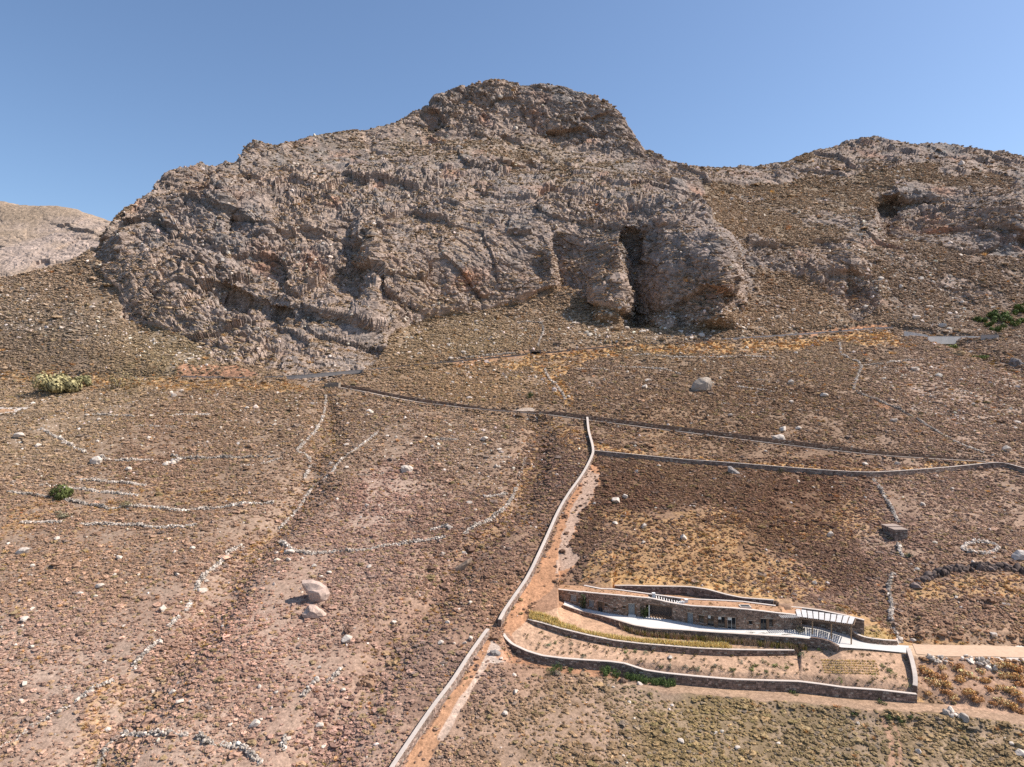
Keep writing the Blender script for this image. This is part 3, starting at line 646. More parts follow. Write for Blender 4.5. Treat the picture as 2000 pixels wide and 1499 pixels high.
dens = np.clip(ORNG[c_]*1.7+.12*cov[c_]+.75*gul_w[c_], 0, 2)*np.interp(dist, [90, 200, 320, 600], [.95, .6, .22, .04])*(1-.8*np.clip(BARE[c_], 0, 1))*(1-ROADM)*(1-BUILT)*np.clip(1-1.3*rk, 0, 1)
P, i, j = sample(dens); n = len(P)
SZ = np.interp(GD[i, j], [90, 200, 320, 600], [.33, .42, .75, 1.2])*np.exp(rng.normal(0, .3, n))
T = og*1.08*np.exp(rng.normal(0, .2, n))[:, None]*(1+rng.normal(0, .05, (n, 3))); gg = gul_w[i, j][:, None]*(rng.random(n)[:, None] < .5)
T = T*(1-.6*gg)+srgb(148,132,72)*.6*gg
S = SZ[:, None]*np.stack([rng.uniform(.9, 1.5, n), rng.uniform(.9, 1.5, n), rng.uniform(.6, 1.0, n)], -1)
print("grass", n)
scatter("dry_grass", P, S, rng.uniform(0, 6.283, n), T, proto_coll("grass_tuft", [proto_grass(q) for q in range(4)], M_SCRUB), 4, "straw-coloured dry grass in strips along the road and walls", "grass")
stz = np.zeros(BUILT.shape)
for poly, s in (([(1080,600),(1450,610),(1560,560),(1660,640),(1400,668),(1100,676)], .10),([(1690,700),(1990,720),(1990,880),(1750,800)], .07),([(1650,420),(1760,470),(1900,560),(1880,650),(1750,640),(1660,540)], .09),
                ([(0,560),(240,600),(420,700),(380,735),(0,640)], .06),([(780,625),(1080,600),(1100,690),(760,700)], .06),([(640,760),(1050,800),(980,960),(700,900)], .05),([(880,690),(1060,700),(1100,790),(880,780)], .07),([(0,780),(620,770),(600,900),(0,900)], .035)):
    stz = np.maximum(stz, inpoly(GPX[c_]+20*n3[c_], GPY[c_]+12*n3[c_], poly)*s)
dens = (np.clip(.03+2.4*stz+.07*np.clip(n3[c_], 0, 1)+.16*gul_w[c_]*(n4[c_] > .25), 0, .5))*np.interp(dist, [90, 200, 320, 600], [1.2, .9, .62, .12])*(1-.7*np.clip(BARE[c_], 0, 1))*(1-ROADM)*(1-BUILT)
P, i, j = sample(dens); n = len(P)
SZ = np.interp(GD[i, j], [90, 200, 320, 600], [.15, .24, .42, .8])*np.exp(rng.normal(0, .42, n))
T = (srgb(214,198,182)*.88)*np.exp(rng.normal(0, .16, n))[:, None]*(1+rng.normal(0, .03, (n, 3)))
S = SZ[:, None]*rng.uniform(.75, 1.4, (n, 3))
print("stones", n)
scatter("loose_stones", P, S, rng.uniform(0, 6.283, n), T, proto_coll("field_stone", [rock_shape(q+40, 1, 5) for q in range(6)], M_STONE_I), 6, "small pale stones strewn over the hillside and scree", "stones")

# ------------------------------------------------------------------ builders
class Acc:
    """collects small solids into one mesh"""
    def __init__(s): s.v, s.f, s.c, s.n = [], [], [], 0
    def add(s, v, f, col):
        v = np.asarray(v, float); s.v.append(v); s.f.extend([[int(q)+s.n for q in r] for r in f]); s.c.append(np.tile(np.asarray(col, float)[:3], (len(v), 1))); s.n += len(v)
    def box(s, o, ax, ay, az, col=(.3, .3, .3)):
        o, ax, ay, az = (np.asarray(q, float) for q in (o, ax, ay, az))
        v = [o, o+ax, o+ax+ay, o+ay, o+az, o+ax+az, o+ax+ay+az, o+ay+az]
        s.add(v, [(0,3,2,1),(4,5,6,7),(0,1,5,4),(1,2,6,5),(2,3,7,6),(3,0,4,7)], col)
    def build(s, name, material, parent=None, smooth=False, origin=None):
        v = np.vstack(s.v) if s.v else np.zeros((0, 3)); o0 = np.zeros(3) if origin is None else np.asarray(origin, float)
        me = bpy.data.meshes.new(name); me.from_pydata((v-o0).tolist(), [], s.f)
        a = me.attributes.new("tint", 'FLOAT_COLOR', 'POINT'); c4 = np.ones((len(v), 4), np.float32); c4[:, :3] = np.clip(np.vstack(s.c), 0, 1); a.data.foreach_set("color", c4.ravel())
        me.materials.append(material)
        if smooth: me.polygons.foreach_set("use_smooth", np.ones(len(me.polygons), bool))
        o = bpy.data.objects.new(name, me); C.objects.link(o)
        if parent: o.parent = parent
        else: o.location = o0
        if parent and origin is not None: o.location = o0
        return o
def empty(name, loc, label=None, cat=None, group=None):
    o = bpy.data.objects.new(name, None); C.objects.link(o); o.location = loc; o.empty_display_size = .5; tag(o, label, cat, group, 'thing'); return o
def W(p): return np.array([p[0], p[1], p[2]+CZ])       # rel. camera -> world
M_STONE = mat("wall_stone", attr="tint", var=.2, vscale=3.0, bump=.5, bscale=6, bdist=.06, spec=.1)
M_COPE = mat("pale_mortar", attr="tint", var=.12, vscale=1.2, bump=.3, bscale=8, bdist=.03, spec=.1)
M_CONC = mat("concrete", attr="tint", var=.10, vscale=.6, var2=.08, v2scale=5, bump=.2, bscale=10, bdist=.01, spec=.15)
M_WOOD = mat("weathered_wood", attr="tint", var=.2, vscale=5, bump=.2, bscale=14, bdist=.01, spec=.15)
M_GLASS = mat("dark_glass", rgb=(.02, .024, .03), rough=.08, spec=.5)
M_PAINT = mat("painted_shutter", attr="tint", var=.08, vscale=6, rough=.7)
M_ASPH = mat("asphalt", attr="tint", var=.15, vscale=.4, var2=.1, v2scale=4, bump=.2, bscale=10, bdist=.02)
M_LEAF = mat("leaves", attr="tint", rough=.8, spec=.15)
M_BARK = mat("bark", attr="tint", var=.25, vscale=6, bump=.4, bscale=10, bdist=.03)
SC_GREY, SC_BRN = srgb(126,112,104), srgb(134,106,86)
def stone_col(mixb=.5, k=1.0):
    c = SC_GREY*(1-mixb)+SC_BRN*mixb; c = c*math.exp(random.gauss(0, .28))*k
    if random.random() < .08: c = srgb(190,176,160)*.7
    return c
def path_arrays(pts):
    p = np.array(pts, float); t = np.gradient(p[:, :2], axis=0); t /= np.linalg.norm(t, axis=1)[:, None]+1e-9
    nrm = np.stack([t[:, 1], -t[:, 0]], 1)             # right-hand side of the walking direction
    s = np.concatenate([[0], np.cumsum(np.hypot(*np.diff(p[:, :2], axis=0).T))]); return p, t, nrm, s
def ribbon(acc, p, nrm, z0, z1, h0, h1, col, cap=True):
    """closed strip between lateral offsets h0..h1 and heights z0..z1 along p"""
    n = len(p); V = []
    for i in range(n):
        a = p[i, :2]+nrm[i]*h0; b = p[i, :2]+nrm[i]*h1
        V += [(a[0], a[1], z0[i]), (b[0], b[1], z0[i]), (b[0], b[1], z1[i]), (a[0], a[1], z1[i])]
    F = []
    for i in range(n-1):
        k = 4*i
        for q in range(4): F.append((k+q, k+(q+1) % 4, k+4+(q+1) % 4, k+4+q))
    if cap: F += [(0, 1, 2, 3), tuple(4*(n-1)+q for q in (3, 2, 1, 0))]
    acc.add(V, F, col)
def face_stones(acc, p, nrm, s, z0, z1, off, sgn, hgt=.27, lmin=.3, lmax=.75, skip=None, mixb=.5, prd=.05, k=1.0):
    """irregular courses of stones standing proud of one face of a wall"""
    L = s[-1]; zmin, zmax = z0.min(), z1.max(); z = zmin
    def at(q): return np.array([np.interp(q, s, p[:, 0]), np.interp(q, s, p[:, 1])]), np.array([np.interp(q, s, nrm[:, 0]), np.interp(q, s, nrm[:, 1])])
    while z < zmax-.08:
        h = hgt*random.uniform(.75, 1.3); x = -random.uniform(0, lmax)
        while x < L:
            l = random.uniform(lmin, lmax); a, b = max(0, x+.02), min(L, x+l-.02); x += l
            if b-a < .12: continue
            m = (a+b)/2
            if z+h*.5 > np.interp(m, s, z1) or z+h < np.interp(m, s, z0): continue
            if skip and any(sa-.05 < b and sb+.05 > a and za-.05 < z+h and zb+.05 > z for sa, sb, za, zb in skip): continue
            zt = min(z+h-.025, float(np.interp(m, s, z1))-.02)
            (A, na), (B, nb_) = at(a), at(b); e = prd*random.uniform(.4, 1.5); j = lambda q: random.uniform(-q, q)
            V = []
            for Q, nq in ((A, na), (B, nb_)):
                for zz in (z, zt):
                    f = Q+nq*sgn*(off+e+j(.015)); g = Q+nq*sgn*(off-.06)
                    V += [(f[0]+j(.02), f[1]+j(.02), zz+j(.03)), (g[0], g[1], zz)]
            # order: A-low f,g ; A-high f,g ; B-low f,g ; B-high f,g
            acc.add(V, [(0, 4, 6, 2), (2, 6, 7, 3), (0, 1, 5, 4), (0, 2, 3, 1), (4, 5, 7, 6)], stone_col(mixb, k))
        z += h
def stone_wall(name, label, pts, thick=.55, faces=(1, -1), cope=True, group=None, mixb=.5, stone_h=.27, cope_col=None, cap_h=.09, cat="wall", core_k=.8, kst=1.0, lm=.75):
    """pts: (x, y, bottom, top) in world coordinates"""
    p, t, nrm, s = path_arrays(pts); h = thick/2
    e = empty(name, (p[len(p)//2, 0], p[len(p)//2, 1], p[len(p)//2, 2]), label, cat, group)
    inv = np.array(e.location)
    def put(acc, nm, m, kind=None):
        o = acc.build(nm, m, e); o.location = -e.location
        if kind: o["kind"] = kind
        return o
    a = Acc(); ribbon(a, p, nrm, p[:, 2], p[:, 3]-(cap_h if cope else 0), -h, h, (SC_GREY*.5+SC_BRN*.5)*core_k); put(a, "wall_core", M_STONE)
    a = Acc()
    for sg in faces: face_stones(a, p, nrm, s, p[:, 2], p[:, 3]-(cap_h if cope else 0), h, sg, hgt=stone_h, mixb=mixb, k=kst, lmax=lm)
    if a.n: put(a, "face_stones", M_STONE, "stuff")
    if cope:
        a = Acc(); cc = cope_col if cope_col is not None else srgb(214,198,184)*.84
        ribbon(a, p, nrm, p[:, 3]-cap_h+.003, p[:, 3]+.02, -h-.05, h+.05, cc); put(a, "coping", M_COPE)
    return e
def wall_on_ground(pxpts, height, step=.8, sink=.5, n=5):
    """a freestanding wall following photo points along its foot"""
    w = resample(hits(smooth_px(pxpts, n)), step); out = []
    zs = np.array([gz(x, y) for x, y in w[:, :2]]); k = np.ones(5)/5; zs = np.convolve(np.pad(zs, 2, mode='edge'), k, 'valid')
    for (x, y), z, q in zip(w[:, :2], zs, np.linspace(0, 1, len(w))):
        hh = height(q) if callable(height) else height
        out.append((x, y, z+CZ-sink, z+CZ+hh))
    return out

# ------------------------------------------------------------------ roads
def road_strip(name, key, rgb, material, lift=.05, edge=None, label=None):
    w, half = ROADS[key]; w = resample(w, 2.0); p, t, nrm, s = path_arrays(w)
    a = Acc(); n = len(p); lanes = np.linspace(-half, half, 5); V = []
    for i in range(n):
        for o_ in lanes:
            q = p[i, :2]+nrm[i]*(o_+random.uniform(-.12, .12)*(abs(o_) > half-.1)); V.append((q[0], q[1], p[i, 2]+CZ+lift))
    F = [(5*i+k, 5*i+k+1, 5*i+6+k, 5*i+5+k) for i in range(n-1) for k in range(4)]
    a.add(V, F, srgb(*rgb)*.85); o = a.build(name, material, smooth=True); o["kind"] = "structure"; return o
road_strip("asphalt_road", "road", (122,116,114), M_ASPH, .14)
road_strip("concrete_track", "track", (176,156,138), M_CONC, .10)
road_strip("gravel_driveway", "drive", (210,178,150), M_COPE, .07)

# ------------------------------------------------------------------ boundary and garden walls
bw = [(1147,822),(1150,850),(1158,882),(1156,900),(1138,935),(1110,975),(1090,1010),(1070,1055),(1052,1095),(1030,1140),(1003,1180),(985,1207),(976,1226)]
stone_wall("boundary_wall", "long grey stone wall climbing the slope from the garden corner to the concrete track", wall_on_ground(bw, 1.35), .6, mixb=.35, kst=1.25)
bo = [(p_, li(p_, OUT_T), li(p_, OUT_H)) for p_ in list(range(977, 1030, 6))+list(range(1030, 1792, 10))]
pts = []
for px_, yt, hh in bo:
    d = float(d_out(px_)); pts.append(((px_-1000)/FP*d, d, -d*(yt+hh-750)/FP+CZ-1.2, -d*(yt-750)/FP+CZ))
stone_wall("garden_wall", "long dark curved stone retaining wall along the garden's lower edge", resample(pts, .7), .5, faces=(1, -1), mixb=.3)
pts = []
for px_ in range(1031, 1558, 8):
    d = float(d_mid(px_)); yt, hh = li(px_, MID_T), li(px_, MID_H); pts.append(((px_-1000)/FP*d, d, -d*(yt+hh-750)/FP+CZ-.8, -d*(yt-750)/FP+CZ))
stone_wall("terrace_wall", "dark curved stone retaining wall across the middle of the garden", resample(pts, .7), .45, mixb=.45)
pts = []
for px_ in range(1100, 1584, 7):
    d = float(d_pat(px_)); hh = li(px_, PAT_H); pts.append(((px_-1000)/FP*d, d, zp(px_)+CZ-hh*d/FP-.8, zp(px_)+CZ+.06))
stone_wall("terrace_wall", "stone retaining wall under the pale paved terrace of the house", resample(pts, .7), .45, mixb=.55)
pts = []
for px_ in range(1583, 1643, 5):
    d = float(d_pat(px_)); hh = li(px_, PAT_H); up_ = np.interp(px_, [1583, 1590, 1625, 1642], [.35, .4, .35, .1]); pts.append(((px_-1000)/FP*d, d, zp(px_)+CZ-hh*d/FP-.9, zp(px_)+CZ+up_))
stone_wall("driveway_wall", "short dark curved stone wall where the driveway meets the garden", resample(pts, .6), .5, cope=False, mixb=.3)
we = [(1774,1278),(1778,1292),(1783,1310),(1787,1330),(1788,1345),(1787,1357)]
stone_wall("side_wall", "short stone wall running downhill at the garden's right end", wall_on_ground(we, lambda q: 1.15, .6), .6, mixb=.3, kst=1.25)
pts = []
for px_, yt in smooth_px(ENT_T, 4):
    z = float(zp(px_)); yf = yt+10; d = -z*FP/(yf-750); pts.append(((px_-1000)/FP*d, d, z+CZ-.6, z+CZ+np.interp(px_, [1655, 1680, 1752], [1.3, 1.05, .9])))
stone_wall("entrance_wall", "curved stone wall with pale top beside the driveway entrance", resample(pts, .5), .45, mixb=.55)
pts = []
for px_ in range(1199, 1519, 8):
    d = float(d_bak(px_)); pts.append(((px_-1000)/FP*d, d, -44.6+CZ-.6, -d*(li(px_, BAK_T)-750)/FP+CZ))
stone_wall("back_wall", "long stone retaining wall cut into the slope behind the house roof", resample(pts, .7), .5, mixb=.2)
wl2 = [(953,1243),(940,1262),(915,1298),(885,1345),(850,1392),(820,1436),(778,1499),(740,1560)]
stone_wall("boundary_wall", "straight grey stone wall descending to the bottom edge of the picture", wall_on_ground(wl2, 1.5), .6, mixb=.3, kst=1.35)
w3 = [(1160,889),(1240,897),(1330,906),(1400,911),(1500,919),(1600,927),(1690,932),(1760,929),(1850,922),(1930,914),(1960,913),(2000,924),(2080,945)]
stone_wall("field_wall", "long thin grey stone wall crossing the slope between track and garden", wall_on_ground(w3, 1.35, 1.2), .6, mixb=.25, stone_h=.32, lm=1.0, kst=1.1)
# bank wall on the uphill side of the track and kerb on the downhill side
w, half = ROADS["track"]; p, t, nrm, s = path_arrays(resample(w, 1.2))
sg = 1 if nrm[len(p)//2, 1] > 0 else -1
s0 = s[-1]
sel = [i for i in range(len(p)) if s[i] > .02*s0]
def hb(q): return np.interp(q, [0, .03, .25, .3, .36, .42, .8, 1], [.9, 1.2, 1.2, .6, .5, 1.5, 1.5, .5])
pts = [(p[i, 0]+nrm[i, 0]*sg*(half+.3), p[i, 1]+nrm[i, 1]*sg*(half+.3), p[i, 2]+CZ-.5, p[i, 2]+CZ+hb(s[i]/s0)) for i in sel]
stone_wall("track_wall", "dark stone bank wall on the uphill side of the narrow track", pts, .5, cope=False, mixb=.6, stone_h=.34, lm=1.0, kst=.8)
pts = [(p[i, 0]-nrm[i, 0]*sg*(half+.05), p[i, 1]-nrm[i, 1]*sg*(half+.05), p[i, 2]+CZ-.8, p[i, 2]+CZ+.25) for i in sel]
stone_wall("track_kerb", "low pale kerb along the downhill edge of the narrow track", pts, .35, mixb=.3, stone_h=.32, lm=1.0)
# concrete walls beside the road on the right
for lab, q0, q1, hh, rgb in (("bright concrete parapet beginning at the top of the road bend", (1766,659), (1812,667), 2.9, (236,228,218)), ("long grey concrete retaining wall below the road at the right", (1813,668), (1914,668), 2.5, (216,210,204)), ("darker concrete culvert wall at the right end of the road wall", (1916,666), (1951,666), 2.7, (186,176,168))):
    A, B = hit(*q0), hit(*q1); B = B*(1+(.022 if hh > 2.8 else .03 if hh < 2.6 else 0)); e = empty("road_wall", (A[0], A[1], A[2]+CZ), lab, "wall"); a = Acc()
    d_ = np.array([B[0]-A[0], B[1]-A[1], B[2]-A[2]]); nv = np.array([-d_[1], d_[0], 0]); nv /= np.linalg.norm(nv)
    m_ = 8
    for i in range(m_):
        o_ = d_*i/m_; a.box(o_+np.array([0, 0, -1.2]), d_/m_*.994, nv*.4, (0, 0, hh+1.2), srgb(*rgb)*.8*random.uniform(.94, 1.05))
    a.build("wall_panel", M_CONC, e); a = Acc(); a.box(np.array([0, 0, hh+.004])-nv*.06, d_, nv*.52, (0, 0, .14), srgb(*rgb)*.88); a.build("coping", M_CONC, e)

# low parapets along the road's downhill edge
w, half = ROADS["road"]; p, t, nrm, s = path_arrays(resample(w, 1.5)); sg = 1 if nrm[len(p)//2, 1] < 0 else -1
pxr = 1000+p[:, 0]/p[:, 1]*FP
for lab, x0, x1, hh, rgb in (("short pale-topped parapet below the reddish road cutting at left", 345, 485, .55, (186,178,170)), ("dark grey parapet along the road at the foot of the mountain", 515, 760, .5, (166,158,152)), ("thin dark road edge wall left of the culvert", 760, 1030, .6, (126,116,110)), ("thin dark road edge wall between the culvert and the field corner", 1062, 1400, .55, (124,114,108)), ("long grey parapet climbing to the road's top bend", 1400, 1742, .8, (186,180,176))):
    I = [i for i in range(len(p)) if x0 < pxr[i] < x1]
    pts = [(p[i, 0]+nrm[i, 0]*sg*(half+.1), p[i, 1]+nrm[i, 1]*sg*(half+.1), p[i, 2]+CZ-.9, p[i, 2]+CZ+.1+hh) for i in I]
    e = empty("road_parapet", pts[len(pts)//2][:3], lab, "parapet"); pp, tt_, nn2, ss_ = path_arrays(pts)
    a = Acc(); ribbon(a, pp, nn2, pp[:, 2], pp[:, 3]-.12, -.2, .2, srgb(*rgb)*.8); o = a.build("wall_body", M_CONC, e); o.location = -e.location
    a = Acc(); ribbon(a, pp, nn2, pp[:, 3]-.117, pp[:, 3], -.25, .25, srgb(*rgb)*1.05); o = a.build("coping", M_CONC, e); o.location = -e.location

# ------------------------------------------------------------------ the house
PXF = np.arange(1084, 1567, 2.0)
fb = np.array([((q-1000)/FP*d_fac(q), d_fac(q), zp(q)+CZ-.15, -(li(q, FAC_T)-750)/FP*d_fac(q)+CZ) for q in PXF])
fb_tops = np.convolve(np.pad(fb[:, 3], 6, mode='edge'), np.ones(13)/13, 'valid'); fb[:, 3] = fb_tops
Pf, Tf, Nf, Sf = path_arrays(fb)
def s_of(px): return float(np.interp(px, PXF, Sf))
def fpt(s, out=0.):
    i = [np.interp(s, Sf, Pf[:, k]) for k in (0, 1)]; n = np.array([np.interp(s, Sf, Nf[:, k]) for k in (0, 1)]); n /= np.linalg.norm(n)
    return np.array([i[0]+n[0]*out, i[1]+n[1]*out]), n
def fz(s): return float(np.interp(s, Sf, Pf[:, 2]))+.15
house = empty("stone_house", (float(fb[120, 0]), float(fb[120, 1]), ZP+CZ), "long low stone house sunk into the hillside with planted roof", "house")
HL = -house.location
def hpart(acc, name, m, parent=None, kind=None, smooth=False):
    o = acc.build(name, m, parent or house, smooth)
    if parent is None: o.location = HL
    if kind: o["kind"] = kind
    return o
OPEN = [("window", 1120, 1.3, .8, 2.0, "grey"), ("window", 1133, .8, .9, 1.9, "dark"), ("window", 1155, 1.2, .7, 2.0, "grey"), ("door", 1172.5, 1.0, .0, 2.15, "dark"), ("window", 1184, .6, 1.4, 2.0, "dark"),
        ("window", 1201, .55, .7, 1.4, "dark"), ("window", 1219, .65, 1.5, 2.05, "dark"), ("door", 1233.5, 1.25, .35, 2.5, "grey"), ("gap", 1288, 0, 0, 2.55, ""),
        ("door", 1348, 1.1, .0, 2.1, "grey"), ("window", 1370, .9, .6, 2.0, "dark"), ("window", 1388, 1.2, .25, 2.2, "dark"), ("window", 1409, 1.3, .3, 2.25, "dark"), ("door", 1429, 1.5, .0, 2.25, "pale"),
        ("window", 1466, .65, 1.1, 1.75, "dark"), ("door", 1491.5, 1.15, .0, 2.15, "dark"), ("window", 1506, .75, .7, 2.1, "dark")]
ops = []
for kind, px_, w_, a_, b_, st in OPEN:
    if kind == "gap": sa, sb = s_of(1262), s_of(1312)
    else: sc_ = s_of(px_); sa, sb = sc_-w_/2, sc_+w_/2
    z0 = fz((sa+sb)/2); ops.append((kind, sa, sb, z0+a_-(.2 if kind != "window" else 0), z0+b_, st))
TH = .5
brk = sorted({0.0, Sf[-1], *[o[1] for o in ops], *[o[2] for o in ops]})
a = Acc()
for sa, sb in zip(brk[:-1], brk[1:]):
    if sb-sa < 1e-3: continue
    ss = np.linspace(sa, sb, max(2, int((sb-sa)/.5)+1)); q = np.array([[np.interp(x, Sf, Pf[:, k]) for k in range(4)] for x in ss]); nn_ = np.array([fpt(x)[1] for x in ss])
    m = (sa+sb)/2; spans = [[None, None]]
    hole = [o for o in ops if o[1] < m < o[2]]
    if not hole: ribbon(a, q, nn_, q[:, 2]-.6, q[:, 3]-.1, -TH, 0, SC_BRN*.75)
    else:
        o = hole[0]
        if o[0] != "gap": ribbon(a, q, nn_, q[:, 2]-.6, 0*q[:, 2]+o[3], -TH, 0, SC_BRN*.75)
        ribbon(a, q, nn_, 0*q[:, 2]+o[4], q[:, 3]-.1, -TH, 0, SC_BRN*.75)
wallp = hpart(a, "wall", M_STONE)
a = Acc(); face_stones(a, Pf, Nf, Sf, Pf[:, 2], Pf[:, 3]-.1, 0., 1, hgt=.24, lmin=.25, lmax=.65, skip=[(o[1], o[2], o[3], o[4]) for o in ops], mixb=.5, prd=.05, k=1.2)
o = a.build("face_stones", M_STONE, wallp); o["kind"] = "stuff"
a = Acc(); ribbon(a, Pf, Nf, Pf[:, 3]-.097, Pf[:, 3]+.03, -TH-.05, .06, srgb(220,204,190)*.85); hpart(a, "coping", M_COPE)
FR = {"grey": srgb(150,152,152)*.8, "dark": srgb(120,104,90)*.7, "pale": srgb(206,200,190)*.8}
for kind, sa, sb, z0, z1, st in ops:
    if kind == "gap": continue
    z0 = z0+(.2 if kind == "door" else 0)
    m = (sa+sb)/2; c0, n0 = fpt(m, -.2); t0 = np.array([-n0[1], n0[0]]); t0 = t0 if t0[0] > 0 else -t0
    def V3(u, v, z): q = c0+t0*u+n0*v; return np.array([q[0], q[1], z])
    hw = (sb-sa)/2; fr = .07; fc_ = FR[st]
    a = Acc(); T3 = np.array([t0[0], t0[1], 0]); N3 = np.array([n0[0], n0[1], 0])
    a.box(V3(-hw, 0, z0), T3*fr, N3*.08, (0, 0, z1-z0), fc_); a.box(V3(hw-fr, 0, z0), T3*fr, N3*.08, (0, 0, z1-z0), fc_)
    a.box(V3(-hw+fr, .003, z1-fr), T3*(2*hw-2*fr), N3*.074, (0, 0, fr), fc_); a.box(V3(-hw+fr, .003, z0), T3*(2*hw-2*fr), N3*.074, (0, 0, fr), fc_)
    if 2*hw > .85: a.box(V3(-fr/2, .005, z0+fr), T3*fr, N3*.07, (0, 0, z1-z0-2*fr), fc_)
    if st == "grey":
        nl = int((z1-z0)/.12)
        for q in range(nl): a.box(V3(-hw+fr, .008, z0+fr+q*.12), T3*(2*hw-2*fr), N3*.045, (0, 0, .095), fc_*random.uniform(.9, 1.1))
    w_ = hpart(a, kind, M_PAINT)
    if st != "grey":
        a = Acc(); a.box(V3(-hw+fr, -.05, z0+fr), T3*(2*hw-2*fr), N3*.03, (0, 0, z1-z0-2*fr)); a.build("pane", M_GLASS, w_)
    if st == "pale" or (kind == "window" and 1380 < np.interp(m, Sf, PXF) < 1420):
        a = Acc(); a.box(V3(-hw+fr, .01, z1-fr-.5), T3*(hw-fr*1.5), N3*.05, (0, 0, .5), srgb(226,224,218)*.85); a.build("blind", M_PAINT, w_)
    q0, n0b = fpt(m, 0)
    a = Acc(); a.box(np.array([*(fpt(sa-.15, .03)[0]), z1+.004]), T3*(sb-sa+.3), -N3*.2, (0, 0, .14), srgb(196,180,164)*.75); a.build("lintel", M_COPE, w_)
    if kind == "window": a = Acc(); a.box(np.array([*(fpt(sa-.08, .09)[0]), z0-.07]), T3*(sb-sa+.16), -N3*.25, (0, 0, .065), srgb(206,190,176)*.8); a.build("sill", M_COPE, w_)
# door steps
a = Acc(); sc_ = s_of(1234.5)
for k in range(3):
    c0, n0 = fpt(sc_-.75, .9-.28*k); a.box(np.array([c0[0], c0[1], ZP+CZ+.005]), np.array([-n0[1], n0[0], 0])*(1 if -n0[1] > 0 else -1)*1.5, np.array([*(-n0*.85), 0]), (0, 0, .13*(k+1)), srgb(228,220,212)*.85)
hpart(a, "door_step", M_CONC)
# roof earth and back wall with pale coping
def secpt(px): d = float(d_sec(px)) if px < 1531 else float(d_pbw(px))-.3; return np.array([(px-1000)/FP*d, d])
def sec_top(px): d = secpt(px)[1]; return float(-d*(li(px, SEC_T if px < 1531 else PBW_T)-750)/FP+CZ)
for x0, x1 in ((1086, 1266), (1330, 1566)):
    pxs = np.arange(x0, x1+.1, 4); V, F = [], []; K = 6
    for q in pxs:
        f0 = fpt(s_of(q), -.3)[0]; b0 = secpt(q); zt = float(np.interp(s_of(q), Sf, Pf[:, 3])); zb = sec_top(q)
        for k in range(K):
            w_ = k/(K-1); V.append((*(f0*(1-w_)+b0*w_), (zt-.16)*(1-w_)+(zb-.14)*w_+random.uniform(-.04, .05)))
    F = [(K*i+k, K*i+K+k, K*i+K+k+1, K*i+k+1) for i in range(len(pxs)-1) for k in range(K-1)]
    a = Acc(); a.add(V, F, srgb(194,150,116)*.8); hpart(a, "roof", mat("roof_earth", attr="tint", var=.3, vscale=1.2, bump=.5, bscale=4, bdist=.1), smooth=True)
pxs = np.arange(1140, 1516, 5.0); bp = np.array([(*secpt(q), ZP+CZ-.3, sec_top(q)) for q in pxs])
bp = resample(bp, .6); pB, tB, nB, sB = path_arrays(bp)
a = Acc(); ribbon(a, pB, nB, pB[:, 2], pB[:, 3]-.08, -.4, 0, SC_GREY*.8); bwp = hpart(a, "back_wall", M_STONE)
a = Acc(); face_stones(a, pB, nB, sB, pB[:, 3]-1.6, pB[:, 3]-.08, 0, 1, mixb=.3, k=.9); o = a.build("face_stones", M_STONE, bwp); o["kind"] = "stuff"
a = Acc(); ribbon(a, pB, nB, pB[:, 3]-.078, pB[:, 3]+.03, -.45, .05, srgb(222,208,196)*.85); hpart(a, "coping", M_COPE)
# courtyard: side walls, sunlit back wall, white beams, stair
for px_ in (1266, 1329):
    A_, B_ = fpt(s_of(px_), -.48)[0], secpt(px_); e_ = np.array([*(B_-A_), 0.]); sd = np.array([e_[1], -e_[0], 0]); sd /= np.linalg.norm(sd)
    a = Acc(); a.box(np.array([*A_, ZP+CZ-.1]), e_*.93, sd*.25, (0, 0, 3.4), srgb(232,226,218)*.85); hpart(a, "courtyard_wall", M_CONC)
for k in range(9):
    px_ = 1281+k*5; A_, B_ = fpt(s_of(px_), -.5)[0], secpt(px_); zt = float(np.interp(s_of(px_), Sf, Pf[:, 3]))-.32
    a = Acc(); e_ = np.array([*(B_-A_), 0.]); a.box(np.array([*A_, zt]), e_*.95, np.array([.17, 0, 0]), (0, 0, .16), srgb(226,220,214)*.85); hpart(a, "beam", M_WOOD)
a = Acc()
for k in range(6):
    A_ = fpt(s_of(1317+k*3), -.75)[0]; a.box(np.array([A_[0], A_[1]+.1, ZP+CZ+1.8]), (.38, 0, 0), (0, 1.0, 0), (0, 0, 1.35+.12*k), srgb(232,228,222)*.85)
hpart(a, "stair", M_CONC)
for px_ in (1272, 1334):
    A_ = fpt(s_of(px_), -1.4)[0]; a = Acc(); zt = float(np.interp(s_of(px_), Sf, Pf[:, 3])); a.box(np.array([A_[0], A_[1], zt-.4]), (.55, 0, 0), (0, .6, 0), (0, 0, .95), srgb(236,232,226)*.86); a.box(np.array([A_[0]-.06, A_[1]-.06, zt+.555]), (.67, 0, 0), (0, .72, 0), (0, 0, .08), srgb(236,232,226)*.86); hpart(a, "chimney", M_CONC)
